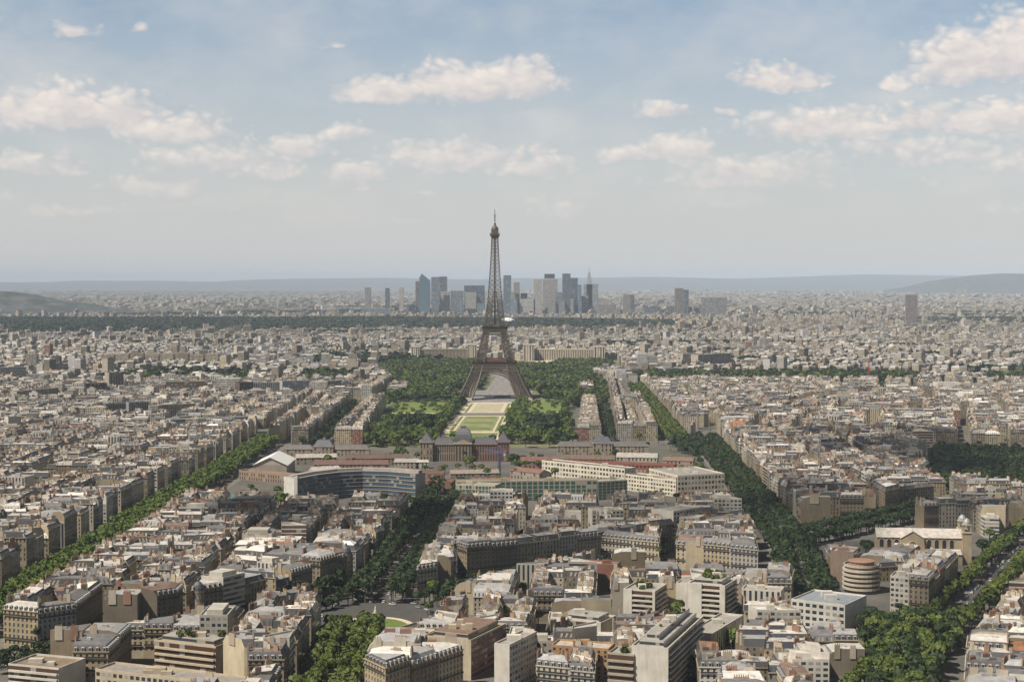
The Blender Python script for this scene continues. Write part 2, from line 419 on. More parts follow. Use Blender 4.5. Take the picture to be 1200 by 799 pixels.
def plan(P, flags, H, kind, zone, r, **kw):
    c = centroid(P)
    if not seen(*c) or any(inside(c, S) for S in SEP): return
    for q in P:
        if any(inside(lerp(c, q, .8), S) for S in SEP): return
    wc = pick(WALLS, r); rc = pick(ROOFS, r); j = r.uniform(.9, 1.1)
    s = dict(P=P, fl=flags, H=H, kind=kind, zone=zone, wc=tuple(x * j for x in wc[0]), wn=wc[2], rc=(lambda q: tuple(x * q for x in rc[0]))(r.uniform(.85, 1.15)), rn=rc[2],
             sl=r.choice(SLATES), seed=r.random(), c=c, floors=max(2, round(H / 3.05)))
    if kind == 'hauss' and r.random() < kw.get('modern', .07):
        s['kind'] = 'modern'; s['H'] = H + r.uniform(-3, 6) + kw.get('tall', 0); s['style'] = r.choice(['grid', 'bands', 'grid', 'vert', 'balc'])
        s['wc'] = (lambda q: tuple(x * q for x in (.66, .62, .55)))(r.uniform(.65, 1.1)); s['wn'] = 'pale'; s['floors'] = max(3, round(s['H'] / 3))
    specs.append(s)
def slabs(P, H, zone, r, kind='hauss', through=16):
    """a narrow block: one or two rows of houses along its long axis"""
    _, (ux, uy), s0, s1, t0, t1 = obb(P)
    if s1 - s0 < t1 - t0: ux, uy = -uy, ux; s0, s1, t0, t1 = t0, t1, -s1, -s0
    nrow = 1 if t1 - t0 < through + 4 else 2
    for k in range(nrow):
        Q = P if nrow == 1 else clip(P, (0, 0), (-uy, ux), (t0 + t1) / 2) if k else clip(P, (0, 0), (uy, -ux), -(t0 + t1) / 2)
        n = max(1, round((s1 - s0) / r.uniform(15, 22)))
        for i in range(n):
            a, b = s0 + (s1 - s0) * i / n, s0 + (s1 - s0) * (i + 1) / n
            C = clip(clip(Q, (0, 0), (ux, uy), a), (0, 0), (-ux, -uy), -b)
            C = clean(C, 2)
            if len(C) < 3 or area(C) < 40: continue
            C = ccw(C); fl = []
            for q in range(len(C)):
                p1, p2 = C[q], C[(q + 1) % len(C)]; m_ = lerp(p1, p2, .5)
                tt = -m_[0] * uy + m_[1] * ux; ss = m_[0] * ux + m_[1] * uy
                if nrow == 2 and abs(tt - (t0 + t1) / 2) < .3: fl.append('P')
                elif abs(ss - a) < .3 and i > 0 or abs(ss - b) < .3 and i < n - 1: fl.append('P')
                else: fl.append('S')
            plan(C, fl, H + r.uniform(-2, 2), kind, zone, r)
def block(P, zone, r=None, H=19.5, d=12.5, fillp=.85, modern=.07, lo=13, hi=23, tall=0):
    r = r or rng
    P = ccw(clean(P, 7))
    if len(P) < 3 or area(P) < 150: return
    Q = inset(P, d)
    if Q is None or area(Q) < 90:
        slabs(P, H, zone, r); return
    hb = H + r.uniform(-1.2, 1.2)
    for i in range(len(P)):
        j = (i + 1) % len(P); ts = cells(P[i], P[j], r, lo, hi)
        for k in range(len(ts) - 1):
            a, b = ts[k], ts[k + 1]
            C = [lerp(P[i], P[j], a), lerp(P[i], P[j], b), lerp(Q[i], Q[j], b), lerp(Q[i], Q[j], a)]
            if dist(C[0], C[1]) < 4: continue
            plan(C, ['S', 'P', 'C', 'P'], hb + r.uniform(-1.6, 1.6) + (r.uniform(-6, 0) if r.random() < .12 else 0), 'hauss', zone, r, modern=modern, tall=tall)
    I = inset(Q, 5.5)
    if I and area(I) > 220:                      # courtyard wings
        J = inset(I, 9)
        if J is None or area(J) < 40:
            if r.random() < fillp: 
                n0 = len(specs); slabs(I, H - r.uniform(3, 8), zone, r, 'court', 30)
                drop(n0, r, .25)
        else:
            n0 = len(specs)
            for i in range(len(I)):
                j = (i + 1) % len(I); ts = cells(I[i], I[j], r, 12, 20)
                for k in range(len(ts) - 1):
                    a, b = ts[k], ts[k + 1]
                    plan([lerp(I[i], I[j], a), lerp(I[i], I[j], b), lerp(J[i], J[j], b), lerp(J[i], J[j], a)], ['C', 'P', 'C', 'P'], H - r.uniform(1, 9), 'court', zone, r)
            drop(n0, r, .28)
            K = inset(J, 6)
            if K and area(K) > 200: n0 = len(specs); slabs(K, H - r.uniform(2, 7), zone, r, 'court', 30); drop(n0, r, .3)
def drop(n0, r, p):
    for s in [s for s in specs[n0:] if r.random() < p]: specs.remove(s)
def district(P, zone, r=None, **kw):
    r = r or rng
    bk = {k: kw.pop(k) for k in ('lo', 'hi', 'street') if k in kw}
    for B in blocks(ccw(P), r=r, **bk): block(B, zone, r, **kw)
def vinset(P, ds):
    n = len(P); L = []
    for i in range(n):
        a, b = P[i], P[(i + 1) % n]; l = dist(a, b) or 1e-6; nx, ny = -(b[1] - a[1]) / l, (b[0] - a[0]) / l
        L.append(((a[0] + nx * ds[i], a[1] + ny * ds[i]), ((b[0] - a[0]) / l, (b[1] - a[1]) / l)))
    out = []
    for i in range(n):
        (p, r_), (q, s_) = L[i - 1], L[i]; cr = r_[0] * s_[1] - r_[1] * s_[0]
        if abs(cr) < .08: out.append(lerp(p, q, .5) if False else (P[i][0] + L[i][0][0] - P[i][0], P[i][1] + L[i][0][1] - P[i][1])); continue
        k = ((q[0] - p[0]) * s_[1] - (q[1] - p[1]) * s_[0]) / cr
        out.append((p[0] + r_[0] * k, p[1] + r_[1] * k))
    for i in range(n):
        a, b = out[i], out[(i + 1) % n]; c, e = P[i], P[(i + 1) % n]
        if (b[0] - a[0]) * (e[0] - c[0]) + (b[1] - a[1]) * (e[1] - c[1]) <= 0: return None
    return out if area(out) > 8 else None
WINS = []                                       # windows to be linked: (parent, position, angle)
def geo_wall(A, a, b, H, floors, mat, col, r, g0=3.6):
    """street wall with real window recesses; returns the openings"""
    L = dist(a, b); n = max(1, int(L / 2.7)); ux, uy = (b[0] - a[0]) / L, (b[1] - a[1]) / L; ix, iy = -uy, ux   # inwards
    P = lambda u, z, dp=0: (a[0] + ux * u + ix * dp, a[1] + uy * u + iy * dp, z)
    fh = (H - g0) / floors; cw = L / n; W, dep = 1.2, .32; out = []
    us = [0]
    for i in range(n): us += [cw * (i + .5) - W / 2, cw * (i + .5) + W / 2]
    us.append(L)
    zs = [0]
    for f in range(floors): z = g0 + fh * f + .45; zs += [z, z + min(2.1, fh - .75)]
    zs.append(H)
    for q in range(len(zs) - 1):
        if q % 2 == 0:
            A.face([P(0, zs[q]), P(L, zs[q]), P(L, zs[q + 1]), P(0, zs[q + 1])], mat, col); continue
        for p in range(len(us) - 1):
            if p % 2 == 0:
                A.face([P(us[p], zs[q]), P(us[p + 1], zs[q]), P(us[p + 1], zs[q + 1]), P(us[p], zs[q + 1])], mat, col); continue
            u0, u1, z0, z1 = us[p], us[p + 1], zs[q], zs[q + 1]
            A.face([P(u0, z0), P(u0, z0, dep), P(u0, z1, dep), P(u0, z1)], mat, col)
            A.face([P(u1, z0, dep), P(u1, z0), P(u1, z1), P(u1, z1, dep)], mat, col)
            A.face([P(u0, z0), P(u1, z0), P(u1, z0, dep), P(u0, z0, dep)], mat, col)
            A.face([P(u0, z1, dep), P(u1, z1, dep), P(u1, z1), P(u0, z1)], mat, col)
            A.face([P(u0, z0, dep), P(u1, z0, dep), P(u1, z1, dep), P(u0, z1, dep)], mat, (.03, .03, .03))
            out.append((P((u0 + u1) / 2, z0, dep - .1), math.atan2(uy, ux)))
    return out
def faces_cam(a, b):
    """does the wall a->b (outside on its right) face the camera"""
    nx, ny = (b[1] - a[1]), -(b[0] - a[0]); m_ = lerp(a, b, .5)
    return nx * m_[0] + ny * m_[1] < 0
def realize(s, lod, A, AR, AC=None):
    """write a planned building into accumulators: A walls, AR roof, AC list of chimney accumulators (None: into AR)"""
    r = random.Random(s['seed']); P, fl, H, wc, rc = s['P'], s['fl'], s['H'], s['wc'], s['rc']; n = len(P); fn = s['floors']
    wins = []; extras = []; plain = (lambda q: tuple(x * q for x in wc))(r.uniform(.85, 1.15))
    if s['kind'] == 'modern':
        for i in range(n):
            a, b = P[i], P[(i + 1) % n]; L = dist(a, b)
            if fl[i] == 'P': A.wall(a, b, 0, H, M['plaster'], plain)
            else: A.wall(a, b, 0, H, M[s['style']], wc, max(1, round(L / 3.2)), fn)
        A.face([(p[0], p[1], H) for p in P], M['zinc'], tuple(x * .8 for x in rc))
        Q = vinset(P, [.35] * n)
        if Q:
            for i in range(n):
                j = (i + 1) % n
                AR.wall(P[i], P[j], H, H + .9, M['plaster'], wc); AR.wall(Q[j], Q[i], H, H + .9, M['plaster'], wc)
                AR.face([(*P[i], H + .9), (*P[j], H + .9), (*Q[j], H + .9), (*Q[i], H + .9)], M['plaster'], wc)
        T = vinset(P, [3.2] * n)
        if T and area(T) > 30:
            if r.random() < .6: extras.append(('penthouse', T, H, 2.9, wc))
            else:
                c = lerp(T[0], T[1], .5); c2 = centroid(T); c = lerp(c, c2, .6)
                extras.append(('lift_housing', [(c[0] - 2.2, c[1] - 2), (c[0] + 2.2, c[1] - 2), (c[0] + 2.2, c[1] + 2), (c[0] - 2.2, c[1] + 2)], H, 2.8, wc))
        return wins, extras, []
    court = s['kind'] == 'court'
    for i in range(n):
        a, b = P[i], P[(i + 1) % n]; L = dist(a, b); f = fl[i]
        if f == 'P': A.wall(a, b, 0, H, M['plaster'], plain)
        elif f == 'C': A.wall(a, b, 0, H, M['court'], tuple(min(.7, x * 1.15) for x in wc), max(1, round(L / 3.0)), fn)
        elif lod == 0 and faces_cam(a, b):
            wins += geo_wall(A, a, b, H, max(3, round((H - 3.6) / 3.05)), M['plaster'], wc, r)
        else: A.wall(a, b, 0, H, M['facade'], wc, max(1, round(L / 2.6)), fn)
    # cornice
    mh = r.uniform(2.6, 4.2) if not court else r.uniform(.5, 2.4); mi_ = .42 * mh + .2 if not court else mh
    if s.get('two'): mh = 5.6
    ds = [0.0 if f == 'P' else mi_ for f in fl]; Q = vinset(P, ds)
    O = vinset(P, [0.0 if f == 'P' else -.45 for f in fl]) if lod <= 1 and not court else None
    zb = H
    if O:
        for i in range(n):
            j = (i + 1) % n
            if fl[i] == 'S':
                A.wall(O[i], O[j], H - .1, H + .35, M['plaster'], tuple(x * 1.05 for x in wc))
                A.face([(*P[i], H - .1), (*P[j], H - .1), (*O[j], H - .1), (*O[i], H - .1)][::-1], M['plaster'], wc)
                A.face([(*O[i], H + .35), (*O[j], H + .35), (*P[j], H + .35), (*P[i], H + .35)], M['plaster'], wc)
    if Q is None:
        AR.face([(p[0], p[1], H) for p in P], M['zinc'], rc); return wins, [], []
    mans = s['sl'] if not court else rc
    if r.random() < .22: mans = rc
    z1 = zb + mh
    for i in range(n):
        j = (i + 1) % n; L = dist(P[i], P[j])
        q = [(*P[i], zb), (*P[j], zb), (*Q[j], z1), (*Q[i], z1)]
        if fl[i] == 'P': AR.face(q, M['plaster'], plain)
        elif court: AR.face(q, M['zinc'], mans)
        elif lod == 0: AR.face(q, M['slate'], mans)
        else:
            nu = max(1, round(L / 2.6)); AR.face(q, M['mansard'], mans, [(0, 0), (nu, 0), (nu, 1), (0, 1)])
    dep = max(.6, min(4.5, .42 * min(dist(P[0], P[-1]), dist(P[0], P[1]))))
    T = vinset(Q, [0.0 if f == 'P' else dep for f in fl]); rise = r.uniform(.7, 1.9)
    if T and area(T) > 3:
        for i in range(n):
            j = (i + 1) % n
            AR.face([(*Q[i], z1), (*Q[j], z1), (*T[j], z1 + rise), (*T[i], z1 + rise)], M['plaster'] if fl[i] == 'P' else M['zinc'], plain if fl[i] == 'P' else rc)
        AR.face([(*q, z1 + rise) for q in T], M['zinc'], rc)
        ztop = z1 + rise
    else:
        AR.face([(*q, z1) for q in Q], M['zinc'], rc); ztop = z1; T = Q
    # rooftop clutter: hatches, skylights, lift boxes
    for _ in range(r.choice([0, 1, 1, 2, 3]) if lod <= 1 else 0):
        c = lerp(lerp(T[0], T[1 % len(T)], r.uniform(.25, .75)), centroid(T), r.uniform(.2, .9)); q = r.uniform(.7, 1.7)
        AR.prism([(c[0] - q, c[1] - .8), (c[0] + q, c[1] - .8), (c[0] + q, c[1] + .8), (c[0] - q, c[1] + .8)], ztop - .3, ztop + r.uniform(.5, 1.6), M['zinc'], r.choice([(.62, .6, .57), (.3, .3, .31), rc, (.45, .4, .33)]))
    # dormers on the street slopes
    dorm = []
    if lod == 0:
        for i in range(n):
            if fl[i] != 'S' or not faces_cam(P[i], P[(i + 1) % n]): continue
            a, b = P[i], P[(i + 1) % n]; L = dist(a, b); k = max(1, int(L / 3.1)); ang = math.atan2(b[1] - a[1], b[0] - a[0])
            for q in range(k):
                m_ = lerp(a, b, (q + .5) / k); dorm.append(((m_[0], m_[1], zb + .35), ang))
    # chimney stacks along the party walls
    ch = []
    for i in range(n):
        if fl[i] == 'P' and i % 2 == 1 or (court and i == 1):
            a, b = P[i], P[(i + 1) % n]; L = dist(a, b)
            if L < 5: continue
            ux, uy = (b[0] - a[0]) / L, (b[1] - a[1]) / L
            for lo, hi in ((.14, .40), (.58, .84)) if L > 9 and r.random() < .8 else ((.3, .62),):
                if r.random() < .18: continue
                C = AC[0]() if AC else AR; th = .38; l = (hi - lo) * L * r.uniform(.6, 1.0)
                c0 = lerp(a, b, lo); c1 = (c0[0] + ux * l, c0[1] + uy * l); nx, ny = -uy * th, ux * th
                B = [(c0[0] - nx, c0[1] - ny), (c0[0] + nx, c0[1] + ny), (c1[0] + nx, c1[1] + ny), (c1[0] - nx, c1[1] - ny)]
                zt = ztop + r.uniform(1.0, 2.6)
                cc = (lambda q, w_: tuple(x * q for x in w_))(r.uniform(.8, 1.1), r.choice([(.50, .43, .33), (.43, .36, .27), (.34, .2, .14), (.60, .54, .45), (.52, .45, .34)]))
                C.prism(ccw(B), H - .5, zt, M['plaster'], cc)
                npot = max(1, int(l / .9))
                if lod <= 1:
                    for k in range(npot):
                        x, y = c0[0] + ux * (k + .5) * l / npot, c0[1] + uy * (k + .5) * l / npot; q = .2
                        C.prism([(x - q, y - q), (x + q, y - q), (x + q, y + q), (x - q, y + q)], zt, zt + r.choice([.6, .8, 1.1]), M['pot'], (.4, .2, .1))
                if AC: ch.append(C)
    return wins, extras, [dorm, ch]
# ------------------------------------------------------------------ explicit buildings given by their base corners in the photograph
def quad_px(xl, yl, xr, yr, depth):
    a, b = G(xl, yl), G(xr, yr); L = dist(a, b); nx, ny = -(b[1] - a[1]) / L, (b[0] - a[0]) / L
    return [a, b, (b[0] + nx * depth, b[1] + ny * depth), (a[0] + nx * depth, a[1] + ny * depth)]
def modern(name, label, px, ytop, depth, front='grid', side='plaster', col=(.62, .58, .5), sidecol=None, roofcol=(.4, .38, .35), cat='building', group=None,
           floors=None, cw=3.2, parapet=.9, cabins=1, balcony=0, terrace=0, H=None, back=None, P=None, garden=0, seed=0, left=None, piers=()):
    r = random.Random(hash(tuple(px)) % 99991 + seed) if px else random.Random(seed)
    if P is None: P = quad_px(*px, depth)
    if H is None: H = HT(px[1], ytop)
    floors = floors or max(2, round(H / 3.1)); fh = H / floors
    root = thing(name, label, cat, group, (*P[0], 0)); off = (-P[0][0], -P[0][1]); P = [(p[0] + off[0], p[1] + off[1]) for p in P]
    A = Acc(); n = len(P); st = [front] + [side] * (n - 2) + [left or side] if n > 2 else []
    if back: st[2] = back
    sidecol = sidecol or col
    for i in range(n):
        a, b = P[i], P[(i + 1) % n]; L = dist(a, b); c = col if (i == 0 or st[i] == front) else sidecol
        if st[i] in ('plaster',): A.wall(a, b, 0, H, M['plaster'], c)
        else: A.wall(a, b, 0, H, M[st[i]], c, max(1, round(L / cw)), floors)
    A.face([(p[0], p[1], H) for p in P], M['zinc'], roofcol)
    A.build('wall', root)
    R_ = Acc(); Q = vinset(P, [.4] * n)
    if parapet and Q:
        for i in range(n):
            j = (i + 1) % n
            R_.wall(P[i], P[j], H, H + parapet, M['plaster'], col); R_.wall(Q[j], Q[i], H, H + parapet, M['plaster'], col)
            R_.face([(*P[i], H + parapet), (*P[j], H + parapet), (*Q[j], H + parapet), (*Q[i], H + parapet)], M['plaster'], col)
        rf = R_.build('parapet', root)
    z = H
    for k in range(terrace):
        T = vinset(P, [3.0 * (k + 1)] * n)
        if not T: break
        B = Acc()
        for i in range(n): B.wall(T[i], T[(i + 1) % n], z, z + 2.9, M['bands'], col, 6, 1)
        B.face([(*q, z + 2.9) for q in T], M['zinc'], roofcol); z += 2.9; B.build('penthouse', root)
    T = vinset(P, [3.4 * max(1, terrace)] * n) or P
    for k in range(cabins):
        c = lerp(lerp(T[0], T[1], r.uniform(.15, .85)), lerp(T[3 % n], T[2 % n], r.uniform(.15, .85)), r.uniform(.2, .8)); B = Acc(); w_, h_ = r.uniform(1.5, 3.5), r.uniform(1.6, 3.2)
        B.prism([(c[0] - w_, c[1] - 1.8), (c[0] + w_, c[1] - 1.8), (c[0] + w_, c[1] + 1.8), (c[0] - w_, c[1] + 1.8)], z + .003, z + h_, M['plaster'], (lambda q: tuple(x * q for x in col))(r.uniform(.8, 1.1))); B.build('lift_housing', root)
    for e in range(n):                                    # balcony slabs on the walls that carry them
        if not balcony or st[e] != 'balc': continue
        a, b = P[e], P[(e + 1) % n]; L = dist(a, b); nx, ny = (b[1] - a[1]) / L, -(b[0] - a[0]) / L
        a2, b2 = lerp(a, b, .02), lerp(a, b, .98)
        O = [(a2[0] + nx * balcony, a2[1] + ny * balcony), (b2[0] + nx * balcony, b2[1] + ny * balcony), b2, a2]
        O[2] = (b2[0] + nx * .01, b2[1] + ny * .01); O[3] = (a2[0] + nx * .01, a2[1] + ny * .01)
        for f in range(1, floors):
            B = Acc(); B.prism(O, f * fh - .12, f * fh + .85, M['plaster'], tuple(x * .95 for x in col), bottom=True); bo = B.build('balcony', root)
    for (t0, t1) in piers:
        a, b = lerp(P[0], P[1], t0), lerp(P[0], P[1], t1); L = dist(a, b); k = balcony + .12; nx, ny = (b[1] - a[1]) / L * k, -(b[0] - a[0]) / L * k
        B = Acc(); B.prism([(a[0] + nx, a[1] + ny), (b[0] + nx, b[1] + ny), (b[0] - nx * .1, b[1] - ny * .1), (a[0] - nx * .1, a[1] - ny * .1)], 0, H + parapet + .05, M['plaster'], col); B.build('blank_wall', root)
    for k in range(garden):
        c = lerp(lerp(T[0], T[1], r.uniform(.0, 1)), lerp(T[3 % n], T[2 % n], r.uniform(.0, 1)), r.uniform(.0, 1))
        shrub(c, z, r.uniform(.8, 2.0), root, r)
    return root
def shrub(c, z, s, parent, r):
    A = Acc(); V, F = leafcloud(60, s, s, s * .8, r.randrange(9999), .55 * s)
    A.blob(V + np.array([c[0], c[1], z + s * .7]), F, M['leaf'], (0, .1, 0)); return A.build('roof_shrub', parent)
# ------------------------------------------------------------------ foliage
def leafcloud(n, rx, ry, rz, seed, size):
    """n leaf clumps (quads) spread through an uneven crown volume"""
    g = np.random.default_rng(seed)
    lobes = g.normal(size=(7, 3)); lobes /= np.linalg.norm(lobes, axis=1)[:, None]; lobes[:, 2] = np.abs(lobes[:, 2]) * .7
    cen = lobes * np.array([.48, .48, .4]); rad = g.uniform(.42, .62, 7)
    k = g.integers(0, 7, n); d = g.normal(size=(n, 3)); d /= np.linalg.norm(d, axis=1)[:, None]
    d[:, 2] = np.where(d[:, 2] < -.35, -d[:, 2], d[:, 2])
    c = cen[k] + d * rad[k][:, None] * g.uniform(.72, 1.05, n)[:, None]
    nor = d + g.normal(scale=.38, size=(n, 3)); nor /= np.linalg.norm(nor, axis=1)[:, None]
    t1 = np.cross(nor, g.normal(size=(n, 3))); t1 /= np.linalg.norm(t1, axis=1)[:, None]; t2 = np.cross(nor, t1)
    sz = size * g.uniform(.6, 1.25, n)[:, None]
    c = c * np.array([rx, ry, rz])
    V = np.stack([c - t1 * sz - t2 * sz * .8, c + t1 * sz - t2 * sz, c + t1 * sz * .9 + t2 * sz, c - t1 * sz + t2 * sz * .9], 1).reshape(-1, 3)
    return V, np.arange(4 * n).reshape(-1, 4)
CROWN = [leafcloud(330, 1, 1, .9, 100 + i, .155) for i in range(6)]
CROWNM = [leafcloud(170, 1, 1, .85, 200 + i, .205) for i in range(8)]
CROWNF = [leafcloud(64, 1, 1, .85, 250 + i, .32) for i in range(8)]
CROWNL = [leafcloud(16, 1, 1, .8, 300 + i, .6) for i in range(8)]
TREES = []                                      # (x, y, radius, height, tone, place)
def tree_at(x, y, r_, h, tone, place):
    if seen(x, y, mx=.33): TREES.append((x, y, r_, h, tone, place))
def tree_row(a, b, step, r_, h, tone, place, jit=1.0, skip=.05):
    n = max(1, int(dist(a, b) / step))
    for i in range(n + 1):
        if rng.random() < skip: continue
        p = lerp(a, b, i / n); tree_at(p[0] + rng.uniform(-jit, jit), p[1] + rng.uniform(-jit, jit), r_ * rng.uniform(.82, 1.2), h * rng.uniform(.85, 1.15), tone, place)
def grove(P, spacing, r_, h, tone, place, holes=(), dens=1.0, tones=None):
    xs = [p[0] for p in P]; ys = [p[1] for p in P]; y = min(ys)
    while y < max(ys):
        x = min(xs) + rng.uniform(0, spacing)
        while x < max(xs):
            q = (x + rng.uniform(-.35, .35) * spacing, y + rng.uniform(-.35, .35) * spacing)
            if inside(q, P) and rng.random() < dens and not any(inside(q, h_) for h_ in holes):
                tn = tone if not tones else rng.choices(tones[0], tones[1])[0]
                tree_at(q[0], q[1], r_ * rng.uniform(.75, 1.3), h * rng.uniform(.75, 1.2), tn, place)
            x += spacing
        y += spacing
# ------------------------------------------------------------------ ground, avenues, squares, parks
def sheet(name, P, z, mat):
    A = Acc(); A.face([(p[0], p[1], z) for p in ccw(P)], mat, (.5, .5, .5)); return struct(A.build(name))
g = Acc(); far = 60000
g.face([(-far, -2000, 0), (far, -2000, 0), (far, far, 0), (-far, far, 0)], M['ground']); struct(g.build('ground'))
def ring(c, r_, n=40, sq=1.0): return [(c[0] + r_ * cos(2 * pi * i / n), c[1] + sq * r_ * sin(2 * pi * i / n)) for i in range(n)]
AV = {  # centre line, whole width, carriageway width
 'left':   ([(-303, 780), (-303, 1330), (-297, 1600), (-296, 1930)], 58, 0),
 'saxe':   ([(-83, 975), (-69, 1220), (-57, 1500)], 43, 9),
 'south':  ([(-89, 640), (-88, 884)], 36, 0),
 'diagl':  ([(-275, 795), (-209, 866), (-158, 908), (-128, 950), (-100, 985)], 27, 7),
 'diagr':  ([(-52, 968), (-20, 1030), (22, 1060), (70, 1092)], 20, 7),
 'right':  ([(185, 978), (187, 1010), (205, 1155), (215, 1400), (236, 1950)], 37, 8),
 'branch': ([(205, 1185), (300, 1290), (365, 1370)], 44, 9),
 'boul':   ([(150, 700), (199, 801), (346, 1103), (420, 1255)], 32, 13),
 'bourd':  ([(203, 1935), (229, 2950)], 34, 8),
 'suffl':  ([(-232, 1900), (-243, 2500)], 20, 8),
 'diagf':  ([G(795, 511), G(907, 486), G(1010, 470)], 22, 9),
}
for k, (pts, wd, cw_) in AV.items():
    SEP.append(strip(pts, wd - 2))
    o = sheet('pavement', strip(pts, wd - 4), .12, M['paving'])
    if cw_: sheet('road', strip(pts, cw_), .13, M['asphalt'])
# roadway of the boulevard carries lane lines
A = Acc(); pts = AV['boul'][0]
for (a, b) in zip(pts, pts[1:]):
    L = dist(a, b); u = ((b[0] - a[0]) / L, (b[1] - a[1]) / L); s_ = 0
    while s_ < L - 3:
        c = (a[0] + u[0] * s_, a[1] + u[1] * s_); e = (c[0] + u[0] * 3, c[1] + u[1] * 3)
        A.face([(p[0], p[1], .134) for p in ccw(strip([c, e], .25))], M['marking']); s_ += 9
struct(A.build('road_marking'))
SQ = (-80, 938)
SEP.append(ring(SQ, 46)); sheet('square_road', ring(SQ, 50), .126, M['asphalt'])
SEP.append([(-108, 905), (-70, 905), (-70, 960), (-108, 960)])
# the half-moon lawn with its pale path in front of the monument
hm = [(-80 + 21 * cos(a), 905 + 27 * sin(a)) for a in [pi * i / 16 for i in range(17)]]
sheet('gravel_path', [(-101, 780)] + [(-80 - 25 * cos(a), 905 + 31 * sin(a)) for a in [pi * i / 16 for i in range(17)]][0:1] + [(-80 + 25 * cos(a), 905 + 31 * sin(a)) for a in [pi - pi * i / 16 for i in range(17)]] + [(-57, 890), (-76, 780)], .20, M['gravel'])
sheet('lawn', [(-98, 785), (-80, 785)] + hm, .22, M['grass'])
# Champ de Mars
CDM = [(-176, 1890), (75, 1890), (85, 2450), (150, 3000), (205, 3600), (-300, 3600), (-215, 2900), (-197, 2450)]
SEP.append(CDM)
sheet('park_ground', CDM, .05, flat_mat('park_earth', (.085, .10, .035), .95, .2, .03, (.15, .14, .08)))
def axis(y, off=0): return -58 + (y - 1900) * (28.0 / 800) + off          # centre line towards the tower
def band(y0, y1, h0, h1=None, z=.1, mat='gravel', name='gravel_walk', o=0):
    h1 = h0 if h1 is None else h1
    sheet(name, [(axis(y0, o) - h0, y0), (axis(y0, o) + h0, y0), (axis(y1, o) + h1, y1), (axis(y1, o) - h1, y1)], z, M[mat])
band(1950, 2640, 40, mat='gravel', z=.08)
band(1955, 2075, 34, mat='grass', name='lawn', z=.12)
band(2085, 2095, 34, mat='gravel', z=.13)
band(2100, 2330, 25, mat='drygrass', name='lawn', z=.14)
for i in range(5): band(2120 + i * 44, 2150 + i * 44, 21, mat=['grass', 'drygrass'][i % 2], name='lawn', z=.16)
band(2400, 2580, 25, mat='gravel', z=.14)
M['sandy'] = flat_mat('sandy_worn_ground', (.40, .36, .25), .95, .15, .05, (.27, .25, .16), detail=7)
band(2405, 2570, 22, mat='sandy', name='worn_ground', z=.17)
band(2342, 2392, 40, mat='paving', z=.15, name='crossing_path')
for sx in (-1, 1):
    for (y0, y1, a, b_) in ((2090, 2330, 28, 32), (2400, 2575, 28, 32)):
        sheet('hedge_strip', [(axis(y0) + sx * a, y0), (axis(y0) + sx * b_, y0), (axis(y1) + sx * b_, y1), (axis(y1) + sx * a, y1)], .15, M['grass'])
M['crowded'] = flat_mat('crowded_paving', (.27, .255, .25), .9, .3, .12, (.09, .085, .09), detail=7)
band(2600, 2880, 62, mat='crowded', z=.18, name='tower_forecourt')
band(2880, 3500, 24, mat='crowded', z=.17, name='bridge_road')
for P_ in ([(-188, 2190), (-92, 2190), (-88, 2610), (-192, 2610)], [(-6, 2220), (72, 2220), (94, 2630), (8, 2630)]): sheet('lawn', P_, .15, M['grass'])
for P_ in ([(-190, 2385), (-90, 2385), (-90, 2393), (-190, 2393)], [(2, 2400), (82, 2400), (82, 2408), (2, 2408)]): sheet('gravel_walk', P_, .16, M['gravel'])
# Trocadero gardens and the pale plaza between the wings
TRO = [(-330, 3480), (250, 3480), (270, 3980), (-290, 3980)]
SEP.append(TRO); sheet('park_ground', TRO, .06, bpy.data.materials['park_earth'])
sheet('plaza', [(30, 3500), (72, 3500), (110, 4100), (-80, 4100), (-60, 3980), (40, 3980)], .2, M['gravel'])
# the river
sheet('river', [(-2400, 3330), (-900, 3260), (-300, 3330), (300, 3330), (900, 3180), (2400, 3320), (2400, 3400), (900, 3260), (300, 3410), (-300, 3410), (-900, 3340), (-2400, 3410)], .07, M['water'])
SEP.append([(-2400, 3290), (-900, 3220), (-300, 3300), (250, 3300), (900, 3120), (2400, 3200), (2400, 3420), (900, 3300), (300, 3440), (-300, 3440), (-900, 3370), (-2400, 3450)])
BELTS = [[(240, 3000), (775, 3000), (800, 3200), (252, 3230)], [(900, 2990), (1090, 2990), (1130, 3150), (930, 3150)], [(-405, 2995), (-290, 2995), (-300, 3250), (-420, 3250)], [(-565, 3000), (-505, 3000), (-510, 3150), (-570, 3150)], [(-790, 2990), (-610, 2990), (-620, 3110), (-800, 3110)]]
SEP += BELTS
# far woods
WOOD = [G(-60, 393), G(120, 392.5), G(330, 390), G(560, 388.5), G(640, 388), G(790, 387.5), G(790, 379.5), G(640, 376.5), G(420, 376), G(-60, 375.5)]
SEP.append(WOOD); sheet('woodland_floor', WOOD, .1, M['leafd'])
PARKS = {'invalides': [G(1088, 577), G(1205, 590), G(1205, 533), G(1090, 531)],
         'garden': [(172, 770), (168, 700), (175, 690), (215, 790), (238, 850), (262, 900), (240, 915), (205, 905), (196, 890), (190, 850)],
         'parade': [(-240, 1800), (-150, 1800), (-150, 1890), (-240, 1890)]}
for k in ('invalides', 'garden'): SEP.append(PARKS[k]); sheet('garden_ground', PARKS[k], .09, M['grass'])

